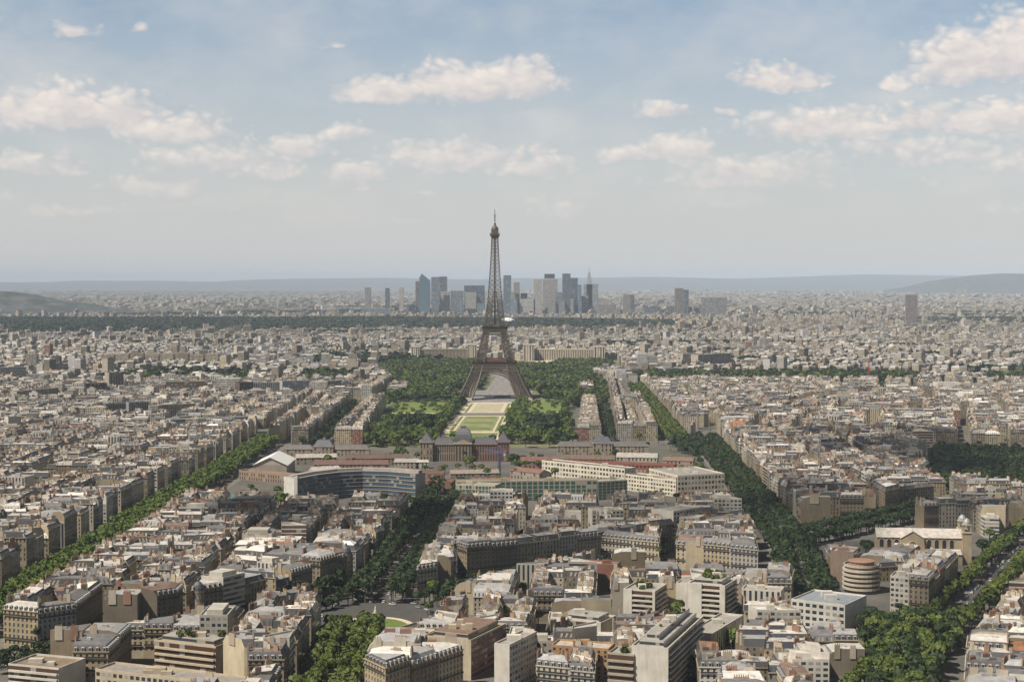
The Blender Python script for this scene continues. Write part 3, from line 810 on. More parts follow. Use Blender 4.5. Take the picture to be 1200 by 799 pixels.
# ------------------------------------------------------------------ explicit buildings
JOBS = []
def MB(name, label, px, ytop, depth, **kw):
    P = quad_px(*px, depth); SEP.append(vinset(ccw(P), [-34 if P[0][1] > 1950 else -13 if P[0][1] > 1300 else -1.5, -1.5, -1.5, -1.5]) or P); JOBS.append((modern, (name, label, px, ytop, depth), kw))
WH = (.66, .62, .55); CR = (.56, .48, .36); TA = (.40, .33, .25); BR = (.30, .13, .09); GY = (.34, .33, .32)
# bottom left
MB('apartment_block', 'flat-roofed white block with brown roof and dark balconies in the bottom left corner', (10, 812, 69, 818), 779, 22, front='balc', col=WH, roofcol=(.27, .2, .14), balcony=1.0, floors=5, cabins=2)
MB('office_block', 'long low beige office block with green rooftop boxes at the bottom edge', (112, 818, 275, 838), 785, 15, front='grid', col=CR, cabins=4, roofcol=(.33, .3, .27))
MB('apartment_block', 'cream apartment block stepped back in terraces, blank side wall to the right', (181, 788, 253, 797), 751, 17, front='balc', col=CR, balcony=.9, terrace=1, garden=5)
SEP.append([G(735, 747), G(870, 754), G(868, 735), G(735, 728)])
SEP.append(ring(G(1014, 690), 14, 12)); SEP.append([G(178, 792), G(256, 802), G(278, 838), G(172, 838)])
# around the big blank cream wall
MB('institute_building', 'cream building with huge blank wall and brown flat roof, red brick right side', (499, 791, 552, 797), 746, 42, front='plaster', side='bands', sidecol=(.36, .13, .08), col=(.56, .49, .37), roofcol=(.24, .15, .11), cabins=4, terrace=1)
MB('institute_wing', 'white wing with two tall dark window slots left of the blank cream wall', (476, 790, 498, 792), 744, 14, front='vert', col=WH, cw=8, cabins=1)
MB('sports_hall', 'low hall with dark sloping roof between pale end walls by the roundabout', (455, 757, 487, 762), 740, 26, front='plaster', col=CR, roofcol=(.09, .08, .08), cabins=0)
# modern blocks, bottom centre
MB('apartment_block', 'white corner apartment tower with blank left wall at the bottom centre', (597, 818, 629, 800), 757, 8, front='grid', col=WH, floors=8)
MB('brick_apartment_block', 'orange brick apartment block with cream window surrounds', (646, 791, 713, 796), 757, 14, front='facade', side='facade', col=(.46, .27, .14), sidecol=(.40, .24, .13), roofcol=(.55, .51, .45), cabins=2, floors=7)
MB('apartment_block', 'white stepped apartment block with long balconies above the orange brick one', (651, 751, 705, 757), 725, 20, front='balc', col=WH, balcony=1.1, terrace=1, cabins=1, piers=((0, .05), (.7, 1)))
MB('apartment_block', 'white block with planted roof terraces and long balcony front facing right', (783, 819, 824, 776), 761, 18, front='balc', col=WH, balcony=1.1, terrace=2, garden=9, cabins=2)
MB('apartment_block', 'dark balconied block hung with plants beside the big blank white wall', (712, 813, 743, 816), 766, 15, front='balc', col=(.42, .38, .3), balcony=1.0, garden=7)
MB('apartment_block', 'white block with reddish brown balconies on two sides and small roof trees', (731, 726, 768, 729), 691, 24, front='balc', side='balc', left='plaster', col=WH, balcony=1.1, garden=9, cabins=1, piers=((0, .27), (.92, 1)))
MB('apartment_tower', 'plain white narrow tower between two brown-balconied blocks', (792, 722, 805, 723), 684, 15, front='plaster', col=WH)
MB('apartment_block', 'tall white block with blank left wall, brown balconies and garden roof', (806, 731, 850, 735), 684, 24, front='balc', side='balc', left='plaster', col=WH, balcony=1.1, terrace=1, garden=12, piers=((0, .38), (.86, 1)))
MB('office_block', 'white office block with tall dark vertical window strips', (869, 727, 915, 730), 691, 14, front='vert', col=WH, cw=3.4, cabins=1)
MB('office_block', 'low white block with narrow slit windows and a round roof drum', (834, 774, 871, 750), 744, 13, front='vert', col=WH, cw=3.6, cabins=2)
MB('apartment_block', 'red brick block with blank striped wall behind the planted roofs', (682, 690, 723, 692), 661, 14, front='plaster', side='balc', col=BR, roofcol=(.38, .33, .28), balcony=.8)
MB('school_house', 'small white house with orange-red tiled roof', (786, 684, 812, 685), 674, 11, front='grid', col=WH, roofcol=(.42, .11, .06), cabins=0, parapet=0)
MB('office_block', 'white block with a regular grid of dark square windows beside the avenue trees', (789, 640, 822, 634), 600, 22, front='grid', col=WH, cw=3.6)
MB('apartment_block', 'white six-storey house with blank cream gable on its left', (694, 625, 731, 624), 599, 16, front='grid', col=WH, left='plaster')
MB('apartment_block', 'tan block with big blank wall beside the right avenue trees', (827, 631, 856, 636), 606, 22, front='plaster', side='facade', col=TA, roofcol=(.4, .38, .36))
MB('apartment_tower', 'white tower with small dark windows right of the centre avenue', (574, 611, 601, 611), 576, 14, front='grid', col=(.72, .7, .66), cw=3.0)
MB('office_block', 'cream office block with rounded green-glazed corner', (534, 590, 580, 592), 568, 18, front='green', side='grid', col=CR)
MB('office_block', 'white office block with blue-grey roof lights beside the garden', (927, 733, 990, 741), 703, 34, front='grid', col=(.70, .68, .63), roofcol=(.30, .33, .37), cw=4.2, floors=4, cabins=2)
MB('brick_school', 'red and white school pavilion among the garden trees', (993, 779, 1032, 782), 764, 9, front='grid', col=(.40, .10, .07), roofcol=(.60, .50, .44), cabins=0, parapet=.4)
MB('apartment_block', 'tall brown blank-walled block in front of the church roof', (973, 681, 1000, 683), 646, 14, front='plaster', side='balc', col=(.27, .2, .15))
# military quarter
MB('barracks', 'tan slab with ribbon windows in front of the dark curved office building', (337, 606, 388, 607), 584, 14, front='bands', col=(.42, .34, .24), cabins=1)
MB('ministry_building', 'long beige ministry block with tall green glazing', (535, 588, 700, 586), 565, 16, front='green', col=(.42, .36, .27), cw=5, floors=5, cabins=3, roofcol=(.33, .29, .25))
MB('ministry_building', 'low beige annex at the right end of the green-glazed ministry', (701, 586, 735, 584), 565, 20, front='green', col=(.40, .35, .27), cw=4, floors=6)
MB('barracks', 'cream stepped barracks with rows of small windows, upper left wing', (635, 561, 732, 572), 540, 16, front='grid', col=(.76, .70, .57), cw=4, floors=4, roofcol=(.16, .15, .15), cabins=3)
MB('barracks', 'cream barracks with rows of small windows, middle wing', (733, 574, 792, 582), 556, 16, front='grid', col=(.76, .70, .56), cw=3.6, floors=4, roofcol=(.16, .15, .15))
MB('barracks', 'cream barracks with rows of small windows, right wing facing the avenue', (794, 582, 849, 579), 558, 60, front='grid', side='grid', col=(.74, .67, .54), cw=3.6, floors=4, roofcol=(.35, .33, .31), cabins=4)
MB('brick_barracks', 'red brick barracks behind the cream wing', (655, 556, 790, 561), 541, 14, front='grid', col=(.30, .11, .07), cw=4, floors=3, roofcol=(.2, .09, .07), cabins=0)
MB('brick_barracks', 'red brick barracks courtyard block beside the right avenue', (770, 566, 822, 566), 551, 14, front='grid', col=(.34, .12, .07), cw=4, floors=3, roofcol=(.24, .1, .07), cabins=0)
MB('stable_block', 'long low stable with red-brown roof behind the dark office building', (430, 566, 520, 566), 555, 22, front='facade', col=(.30, .18, .13), roofcol=(.20, .10, .075), cabins=0, floors=2)
MB('stable_block', 'low red-roofed hall right of the dark curved office building', (488, 579, 532, 580), 564, 20, front='plaster', col=(.24, .15, .11), roofcol=(.26, .09, .07), cabins=0, floors=2)
MB('workshop', 'low workshop with brick-red sheds left of the school building', (280, 562, 345, 568), 552, 14, front='facade', col=(.36, .25, .18), roofcol=(.28, .2, .16), cabins=0, floors=2)
# left middle distance
for (px, yt, dp, fr, cl, fl_, lab, nm) in [
    ((20, 477, 68, 472), 459, 14, 'vert', (.45, .41, .36), None, 'long grey slab with dark vertical strips at the far left', 'apartment_slab'),
    ((60, 472, 73, 472), 450, 16, 'grid', (.62, .57, .5), None, 'white tower at the end of the long grey slab', 'apartment_tower'),
    ((75, 471, 98, 471), 455, 16, 'grid', (.62, .57, .5), None, 'white gridded block right of the white tower', 'apartment_block'),
    ((99, 469, 126, 468), 450, 16, 'balc', (.20, .17, .15), None, 'dark brown slab beside the white gridded block', 'apartment_slab'),
    ((128, 463, 145, 462), 437, 14, 'vert', (.42, .36, .32), None, 'grey-brown tower rising above the dark slab', 'apartment_tower'),
    ((178, 467, 193, 467), 451, 18, 'vert', (.36, .28, .22), None, 'brown tower left of the banded slab', 'apartment_tower'),
    ((194, 467, 243, 466), 448, 16, 'balc', (.36, .31, .27), None, 'slab striped with dark and pale balconies', 'apartment_slab'),
    ((253, 466, 281, 466), 444, 26, 'bands', (.68, .64, .57), None, 'rounded white building ringed by window bands', 'office_block'),
    ((281, 470, 297, 469), 449, 14, 'vert', (.12, .08, .07), None, 'dark brown slab right of the rounded white building', 'office_block'),
    ((297, 468, 330, 467), 449, 16, 'vert', (.50, .50, .50), None, 'pale grey slab with blue-grey strips', 'apartment_slab'),
    ((331, 468, 362, 467), 447, 16, 'curtain', (.44, .45, .46), None, 'grey glazed slab in the middle of the slab row', 'office_block'),
    ((363, 467, 383, 467), 448, 16, 'grid', (.56, .52, .46), None, 'beige block between two grey slabs', 'apartment_block'),
    ((384, 467, 400, 466), 447, 18, 'bands', (.34, .33, .32), None, 'dark slab at the right end of the slab row', 'apartment_slab'),
    ((100, 497, 123, 497), 478, 16, 'grid', (.60, .54, .40), None, 'plain cream block with small square windows', 'apartment_block'),
    ((124, 494, 150, 493), 474, 14, 'vert', (.18, .16, .16), None, 'dark block with white vertical fins beside the cream block', 'office_block'),
    ((151, 494, 174, 493), 472, 14, 'vert', (.30, .30, .31), None, 'dark glazed block with pale fins, second of the pair', 'office_block'),
    ((177, 497, 197, 496), 482, 16, 'plaster', (.45, .40, .36), None, 'cube-like block with blank wall and brown side', 'apartment_block'),
    ((190, 492, 229, 490), 475, 14, 'grid', (.56, .50, .36), None, 'yellowish slab above the blue-grey glass building', 'apartment_slab'),
    ((200, 507, 300, 503), 492, 16, 'curtain', (.42, .44, .46), 4, 'long low blue-grey glass building', 'office_block'),
    ((242, 492, 262, 491), 481, 14, 'grid', (.62, .6, .56), None, 'small white block above the glass building', 'apartment_block'),
    ((10, 516, 25, 515), 489, 12, 'plaster', (.60, .56, .50), None, 'tall plain white block by the left edge', 'apartment_block'),
    ((25, 530, 50, 529), 513, 14, 'grid', (.30, .17, .12), None, 'square red-brown brick block with white window grid', 'brick_apartment_block'),
    ((160, 556, 193, 553), 537, 24, 'facade', (.46, .40, .31), None, 'beige six-storey institutional block with flat grey roof', 'office_block'),
    ((30, 577, 110, 574), 561, 14, 'facade', (.33, .19, .13), None, 'long red brick terrace with white dormers', 'brick_apartment_block'),
    ((2, 588, 29, 589), 559, 16, 'vert', (.55, .52, .49), None, 'white block with ribbed front at the left edge', 'apartment_block'),
    ((97, 541, 122, 540), 518, 14, 'grid', (.60, .56, .5), None, 'white block rising left of the beige institution', 'apartment_block'),
    ((30, 437, 43, 437), 415, 16, 'grid', (.42, .36, .30), None, 'tan tower near the far left trees', 'apartment_tower'),
    ((54, 437, 70, 437), 418, 16, 'balc', (.12, .14, .12), None, 'dark green block beside the tan tower', 'apartment_block'),
    ((0, 451, 31, 450), 431, 18, 'bands', (.66, .64, .60), None, 'white terraced blocks at the far left edge', 'apartment_block'),
    ((31, 452, 49, 452), 439, 16, 'bands', (.38, .39, .42), None, 'blue-grey block beside the white terraces', 'office_block'),
    ((818, 435, 833, 434), 416, 20, 'vert', (.5, .45, .38), None, 'cream block by the river trees', 'apartment_block'),
    ((800, 435, 822, 434), 415, 22, 'grid', (.60, .54, .44), None, 'large cream block with pale grid beside the river trees', 'apartment_block'),
    ((834, 434, 857, 433), 415, 22, 'grid', (.36, .35, .35), None, 'large grey block with strong window grid beside the river trees', 'office_block'),
    ((869, 434, 888, 434), 422, 20, 'bands', (.5, .43, .35), None, 'low tan block with striped roof behind the river trees', 'office_block'),
    ((1099, 462, 1126, 462), 449, 34, 'plaster', (.78, .76, .72), None, 'bright white plain hall standing in the right hand roofs', 'exhibition_hall')]:
    MB(nm, lab, px, yt, dp, front=fr, col=cl, floors=fl_, cabins=1, side='plaster' if fr != 'grid' else 'grid')
for i in range(8):
    x0 = 118 + i * 17.5
    MB('apartment_block', '%s beige block in the long wall of tall blocks behind the far left trees' % ['first', 'second', 'third', 'fourth', 'fifth', 'sixth', 'seventh', 'eighth'][i], (x0, 432, x0 + 15, 432), 416 - (i % 3), 20, front='grid', col=[(.46, .38, .27), (.5, .44, .33), (.36, .29, .22)][i % 3], side='grid', group='row of tall beige blocks beyond the left river bank')
# ------------------------------------------------------------------ districts and hand-set rows
def row(zone, pts, depth, H=20, r=None, lo=13, hi=22, both=True, modern=.0):
    """terrace of houses along a street line (the street is on the right of the direction)"""
    r = r or rng
    for a, b in zip(pts, pts[1:]):
        L = dist(a, b); nx, ny = -(b[1] - a[1]) / L, (b[0] - a[0]) / L; ts = cells(a, b, r, lo, hi)
        for i in range(len(ts) - 1):
            p, q = lerp(a, b, ts[i]), lerp(a, b, ts[i + 1])
            ends = ['S' if i == len(ts) - 2 else 'P', 'S' if i == 0 else 'P']
            plan([p, q, (q[0] + nx * depth, q[1] + ny * depth), (p[0] + nx * depth, p[1] + ny * depth)], ['S', ends[0], 'C', ends[1]], H + r.uniform(-1.3, 1.3), 'hauss', zone, r, modern=modern)
Z = random.Random
fl_ = [(-266, 845), (-253, 842), (-218, 872), (-167, 916), (-144, 952), (-106, 1033)]
district([(-274, 850), (-253, 842), (-218, 872), (-190, 896), (-190, 1010), (-274, 1010)], 'in the lower left corner block', Z(1), modern=.0, H=21, lo=55, hi=80, street=9)
district([(-183, 902), (-167, 916), (-144, 952), (-104, 1035), (-101, 1075), (-183, 1040)], 'in the corner block by the roundabout', Z(2), modern=.03, H=21, lo=60, hi=90, street=9)
district([(-274, 1020), (-190, 1020), (-183, 1050), (-101, 1086), (-93, 1200), (-274, 1200)], 'left of the centre avenue', Z(3), H=19, lo=52, hi=84, street=9, modern=.03)
district([(-274, 1210), (-92, 1210), (-86, 1315), (-145, 1305), (-200, 1290), (-206, 1320), (-274, 1340)], 'below the dark curved office', Z(4), H=19, lo=52, hi=84, street=9, modern=.05)
district([(-334, 900), (-334, 1250), (-460, 1250), (-460, 900)], 'beyond the left avenue trees', Z(5), H=20, lo=55, hi=90, street=11)
district([(-334, 1262), (-334, 1600), (-560, 1600), (-560, 1262)], 'beyond the left avenue, farther up', Z(6), H=19, lo=55, hi=95, street=11)
district([(-329, 1612), (-327, 1900), (-660, 1900), (-660, 1612)], 'at the far end of the left avenue', Z(7), H=18, lo=55, hi=95, street=12, modern=.14)
# below the diagonal tree row
district([(-252, 790), (-232, 812), (-195, 845), (-150, 882), (-150, 776), (-252, 776)], 'left part below the diagonal tree row', Z(40), H=16, modern=.02, lo=50, hi=80, street=8)
district([(-142, 888), (-118, 908), (-107, 885), (-107, 660), (-142, 660)], 'below the diagonal tree row', Z(8), H=20, lo=50, hi=76, street=9, modern=.04)
# right of the south avenue
block([(-70, 742), (-58, 722), (-24, 775), (-38, 812), (-68, 800)], 'in the rounded block, bottom centre', Z(9), H=20)
district([(-70, 815), (-36, 825), (-10, 772), (40, 752), (150, 745), (158, 860), (150, 1000), (80, 1068), (25, 1036), (-25, 960), (-60, 900)], 'among the modern blocks, bottom centre', Z(10), H=14, lo=55, hi=85, street=9, modern=.2, tall=3)
row('in the long row off the roundabout', [(-30, 1050), (17, 1078), (62, 1108)], 13, 22, Z(11))
block([(-60, 1000), (-36, 1022), (-40, 1072), (-58, 1078)], 'in the triangular block, centre avenue foot', Z(12), H=18)
row('in the row behind the brick block', [G(700, 658), G(745, 652), G(790, 645)], 13, 20, Z(13))
district([(-54, 1090), (-40, 1082), (60, 1125), (165, 1060), (180, 1180), (186, 1325), (60, 1325), (-43, 1345)], 'between the centre and right avenues', Z(14), H=18, lo=62, hi=95, street=12, modern=.14)
block([G(868, 722), G(927, 722), G(930, 706), G(872, 704)], 'in the row behind the strip-windowed office', Z(15), H=20)
# bottom right
district([(160, 860), (160, 775), (195, 800), (200, 890), (180, 905)], 'in the low houses beside the garden', Z(16), H=8, lo=32, hi=45, street=5, d=9, modern=0)
district([(70, 690), (170, 690), (172, 770), (100, 775), (95, 720)], 'in the pale-roofed houses, bottom edge', Z(17), H=14, lo=60, hi=100, street=9, modern=.0, d=14)
district([(228, 790), (198, 690), (330, 690), (420, 1090), (372, 1095)], 'in the bottom right corner quarter', Z(18), H=19, lo=50, hi=80, street=9, modern=.1)
block([(227, 948), (247, 936), (293, 1038), (273, 1052)], 'in the tall block beside the boulevard', Z(19), H=20)
district([(240, 1045), (262, 1052), (285, 1098), (250, 1108), (222, 1120), (215, 1060)], 'just in front of the church', Z(20), H=11, lo=40, hi=60, street=7, modern=.2)
row('in the terrace behind the church', [G(1030, 622), G(1100, 618), G(1165, 616)], 13, 18, Z(21))
district([(365, 1180), (470, 1160), (520, 1330), (400, 1360), (372, 1340)], 'beyond the church tower', Z(22), H=18, lo=55, hi=85, street=11, modern=.15)
district([(234, 1240), (258, 1266), (340, 1375), (385, 1400), (385, 1500), (238, 1500)], 'above the right avenue junction', Z(23), H=20, lo=60, hi=95, street=11)
district([(239, 1512), (390, 1512), (470, 1700), (486, 1860), (256, 1930)], 'right of the right avenue, farther up', Z(24), H=20, lo=62, hi=100, street=12)
district([(400, 1395), (560, 1395), (560, 1500), (480, 1500), (400, 1500)], 'left of the dark right-hand park', Z(25), H=20, lo=60, hi=95, street=11)
district([(500, 1870), (720, 1870), (860, 2400), (430, 2380), (268, 2080), (266, 1945)], 'above the dark right-hand park', Z(26), H=20, lo=62, hi=105, street=12)
# rows beside the long park
block([(-296, 1915), (-246, 1915), (-250, 2230), (-302, 2230)], 'in the first row left of the long park', Z(27), H=20)
block([(-306, 2245), (-252, 2245), (-256, 2560), (-318, 2560)], 'in the second row left of the long park', Z(28), H=20)
block([(-216, 1930), (-182, 1930), (-197, 2480), (-222, 2480)], 'in the narrow row against the long park', Z(29), H=19)
block([(-308, 2620), (-232, 2620), (-222, 3240), (-292, 3240)], 'in the far row left of the long park', Z(30), H=20)
_keep = list(SEP); SEP.remove(CDM)
block([(80, 1952), (110, 1952), (130, 2460), (108, 2460)], 'in the narrow row inside the long park', Z(31), H=19)
block([(118, 2740), (142, 2740), (146, 2850), (122, 2850)], 'in the small block among the park trees', Z(32), H=16)
block([(-216, 2740), (-182, 2740), (-182, 2830), (-212, 2830)], 'in the small block left of the tower trees', Z(33), H=16)
block([(130, 1972), (181, 1972), (199, 2400), (152, 2400)], 'in the big block right of the long park', Z(34), H=20)
block([(153, 2415), (200, 2415), (226, 3200), (190, 3200)], 'in the long block right of the long park', Z(35), H=20)
SEP.append(CDM)
district([(226, 2000), (250, 2085), (415, 2400), (500, 2480), (545, 2960), (244, 2960), (232, 2400)], 'in the sunlit quarter right of the tower', Z(36), H=17, lo=62, hi=110, street=11)
district([(425, 2400), (880, 2420), (1010, 2930), (700, 2960), (553, 2960), (510, 2475)], 'in the sunlit quarter at the right', Z(37), H=17, lo=62, hi=110, street=11)
district([(-335, 1912), (-330, 2960), (-560, 2960), (-620, 1912)], 'in the quarter left of the long park', Z(38), H=16, lo=62, hi=110, street=12, modern=.16, tall=3)
district([(-630, 1912), (-570, 2960), (-1010, 2960), (-720, 1912)], 'in the far left quarter', Z(39), H=16, lo=62, hi=110, street=13, modern=.2, tall=4)

# ------------------------------------------------------------------ which planned buildings show largest: the nearest of them become objects
cov = np.full(1200, 900.0)
for s in sorted(specs, key=lambda s: s['c'][1]):
    H = s['H'] + 4; p0 = [PX(p[0], p[1], 0) for p in s['P']]; p1 = [PX(p[0], p[1], H) for p in s['P']]
    xs = [p[0] for p in p0]; x0, x1 = int(max(0, min(xs))), int(min(1199, max(xs)))
    yt, yb = min(p[1] for p in p1), min(799, max(p[1] for p in p0))
    if x1 <= x0 or yt > 799: s['vis'] = 0; continue
    c = cov[x0:x1 + 1]; s['vis'] = float(np.clip(np.minimum(c, yb) - yt, 0, None).sum()); s['ytop'] = yt; s['x0'] = x0
    cov[x0:x1 + 1] = np.minimum(c, max(p[1] for p in p1))
ranked = sorted(specs, key=lambda s: -s['vis'])
hero = [s for s in ranked if s['vis'] > 60][:292]
heroset = set(id(s) for s in hero)
near = set(id(s) for s in hero[:70])
ORD = ['first', 'second', 'third', 'fourth', 'fifth', 'sixth', 'seventh', 'eighth', 'ninth', 'tenth', 'eleventh', 'twelfth', 'thirteenth', 'fourteenth', 'fifteenth', 'sixteenth', 'seventeenth', 'eighteenth', 'nineteenth', 'twentieth']
def ordinal(n):
    if n < 20: return ORD[n]
    tens = ['', '', 'twenty', 'thirty', 'forty', 'fifty', 'sixty', 'seventy', 'eighty', 'ninety'][(n + 1) // 10]; u = (n + 1) % 10
    return {2: 'twentieth', 3: 'thirtieth', 4: 'fortieth', 5: 'fiftieth', 6: 'sixtieth'}.get((n + 1) // 10, tens) if u == 0 else tens + '-' + ORD[u - 1]
WIN = Acc()
WIN.face([(-.56, .06, .05), (.56, .06, .05), (.56, .06, 2.0), (-.56, .06, 2.0)], M['glass'])
for (x0, x1, z0, z1) in ((-.6, -.52, 0, 2.05), (.52, .6, 0, 2.05), (-.04, .04, .08, 1.97), (-.52, .52, 0, .08), (-.52, .52, 1.97, 2.05)):
    WIN.prism([(x0, 0), (x1, 0), (x1, .05), (x0, .05)], z0, z1, M['frame'], (.5, .5, .5), bottom=True)
WINM = WIN.mesh('window')
DORM = Acc()                                    # a dormer: cheeks, front frame, little zinc roof
DORM.prism([(-.75, -.1), (.75, -.1), (.75, 1.5), (-.75, 1.5)], -.05, 1.75, M['zinc'], (.42, .39, .34))
DORM.frustum([(-.95, -.3), (.95, -.3), (.95, 1.6), (-.95, 1.6)], [(-.5, -.05), (.5, -.05), (.5, 1.5), (-.5, 1.5)], 1.752, 2.15, M['zinc'], (.3, .3, .32))
DORM.face([(-.45, -.104, .2), (.45, -.104, .2), (.45, -.104, 1.5), (-.45, -.104, 1.5)], M['glass'])
DORMM = DORM.mesh('dormer')
def shifted(A, c):
    A.v = [(p[0] - c[0], p[1] - c[1], p[2]) for p in A.v]; A.np = [(V - np.array([c[0], c[1], 0]), *q) for V, *q in A.np]; return A
MASS = Acc(weld=False)
count = {}
for s in sorted(hero, key=lambda s: s.get('x0', 0)):
    k = (s['zone'], s['wn'], s['rn']); s['ord'] = count.get(k, 0); count[k] = s['ord'] + 1
nhero = 0
for s in specs:
    if id(s) not in heroset:
        if s['c'][1] < 1500 or s['vis'] > 0 or True:
            w_, ex, dc = realize(s, 1 if s['c'][1] < 2000 else 2, MASS, MASS)
            for (nm, T, z, h, cl) in ex: MASS.prism(T, z, z + h, M['plaster'], cl)
        continue
    lod = 0 if id(s) in near else 1
    c = s['c']; A, AR = Acc(), Acc(); k = (s['zone'], s['wn'], s['rn']); n_ = count[k]
    pre = '' if n_ == 1 else ordinal(s['ord']) + ' '; tail = '' if n_ == 1 else ' from the left'
    kind = s['kind']; nm = {'hauss': 'townhouse', 'court': 'courtyard_house', 'modern': 'apartment_block'}[kind]
    word = {'hauss': 'townhouse', 'court': 'back house', 'modern': 'flat block'}[kind]
    lab = '%s%s %s%s, %s roof, %s' % (pre, s['wn'], word, tail, s['rn'], s['zone'])
    while len(lab.split()) > 16 and ' the ' in lab: lab = ' '.join(lab.rsplit(' the ', 1))
    root = thing(nm, lab, {'townhouse': 'townhouse', 'courtyard_house': 'house', 'apartment_block': 'apartment block'}[nm], 'buildings ' + s['zone'], (c[0], c[1], 0))
    w_, ex, dc = realize(s, lod, A, AR, [Acc])
    shifted(A, c).build('wall', root); ro = shifted(AR, c).build('roof', root)
    for (en, T, z, h, cl) in ex:
        B = Acc(); B.prism([(p[0] - c[0], p[1] - c[1]) for p in T], z + .002, z + h, M['plaster'], cl); B.build(en, root)
    if dc:
        for C in dc[1]: shifted(C, c).build('chimney', ro)
        for (p, ang) in dc[0]:
            o = link('dormer', DORMM, ro); o.location = (p[0] - c[0], p[1] - c[1], p[2]); o.rotation_euler = (0, 0, ang)
    for (p, ang) in w_[:95]:
        o = link('window', WINM, root); o.location = (p[0] - c[0], p[1] - c[1], p[2]); o.rotation_euler = (0, 0, ang)
    if lod == 0 and s['kind'] == 'hauss':        # long iron balconies on the second and fifth floors
        for i in range(len(s['P'])):
            a, b = s['P'][i], s['P'][(i + 1) % len(s['P'])]
            if s['fl'][i] != 'S' or not faces_cam(a, b): continue
            L = dist(a, b); nx, ny = (b[1] - a[1]) / L, -(b[0] - a[0]) / L; nf = max(3, round((s['H'] - 3.6) / 3.05)); fh = (s['H'] - 3.6) / nf
            for f in (1, nf - 1):
                z = 3.6 + fh * f + .3; B = Acc(); a2, b2 = lerp(a, b, .03), lerp(a, b, .97)
                O = [(a2[0] + nx * .75 - c[0], a2[1] + ny * .75 - c[1]), (b2[0] + nx * .75 - c[0], b2[1] + ny * .75 - c[1]), (b2[0] + nx * .02 - c[0], b2[1] + ny * .02 - c[1]), (a2[0] + nx * .02 - c[0], a2[1] + ny * .02 - c[1])]
                B.prism(O, z - .18, z, M['plaster'], s['wc'], bottom=True)
                B.wall(O[0], O[1], z, z + .85, M['railing'], (.03, .03, .03)); B.build('balcony', root)
    nhero += 1
mo = MASS.build('city_buildings'); tag(mo, 'close-packed stone houses with zinc roofs filling the city beyond the near streets', 'buildings', kind='stuff')
print('specs', len(specs), 'heroes', nhero, 'mass faces', len(mo.data.polygons))
for fn, a_, kw in JOBS: fn(*a_, **kw)

# ------------------------------------------------------------------ the far city: boxes on street grids, each district turned its own way
def inpoly(X, Y, P):
    c = np.zeros(len(X), bool); n = len(P)
    for i in range(n):
        (x1, y1), (x2, y2) = P[i], P[(i + 1) % n]
        if y1 == y2: continue
        c ^= ((y1 > Y) != (y2 > Y)) & (X < (x2 - x1) * (Y - y1) / (y2 - y1) + x1)
    return c
far_A = Acc(weld=False)
def boxes(X, Y, ang, hw, hd, Z0, H, wallc, roofc, wmat, rmat, acc, inset_=0.0):
    n = len(X); ca, sa = np.cos(ang), np.sin(ang)
    cor = [(-1, -1), (1, -1), (1, 1), (-1, 1)]
    def pts(k, z): return np.stack([np.stack([X + ca * a * (hw - k) - sa * b * (hd - k), Y + sa * a * (hw - k) + ca * b * (hd - k), z], 1) for a, b in cor], 1)
    lo, hi = pts(0, Z0), pts(0, Z0 + H); V = np.concatenate([lo, hi], 1).reshape(-1, 3); base = np.arange(n)[:, None] * 8
    F = np.concatenate([base + np.array([a, (a + 1) % 4, (a + 1) % 4 + 4, a + 4]) for a in range(4)])
    U = np.zeros((4, n, 4, 2)); fl = np.maximum(1, np.round(H / 3.1))
    for a in range(4):
        nu = np.maximum(1, np.round((hw if a % 2 == 0 else hd) * 2 / 3.0)); U[a, :, 1, 0] = nu; U[a, :, 2, 0] = nu; U[a, :, 2, 1] = fl; U[a, :, 3, 1] = fl
    wc = np.concatenate([wallc] * 4)
    acc.blob(V, F, wmat, wc, U.reshape(-1, 4, 2))
    if inset_:
        up = pts(inset_, Z0 + H + inset_ * 1.6); V2 = np.concatenate([hi, up], 1).reshape(-1, 3)
        F2 = np.concatenate([base + np.array([a, (a + 1) % 4, (a + 1) % 4 + 4, a + 4]) for a in range(4)])
        acc.blob(V2, F2, M['slate'], np.concatenate([roofc * .55] * 4)); acc.blob(up.reshape(-1, 3), np.arange(4 * n).reshape(-1, 4), rmat, roofc)
    else: acc.blob(hi.reshape(-1, 3), np.arange(4 * n).reshape(-1, 4), rmat, roofc)
WC = np.array([w[0] for w in WALLS]); WP = np.array([w[1] for w in WALLS], float); WP /= WP.sum()
RC = np.array([w[0] for w in ROOFS]); RP = np.array([w[1] for w in ROOFS], float); RP /= RP.sum()
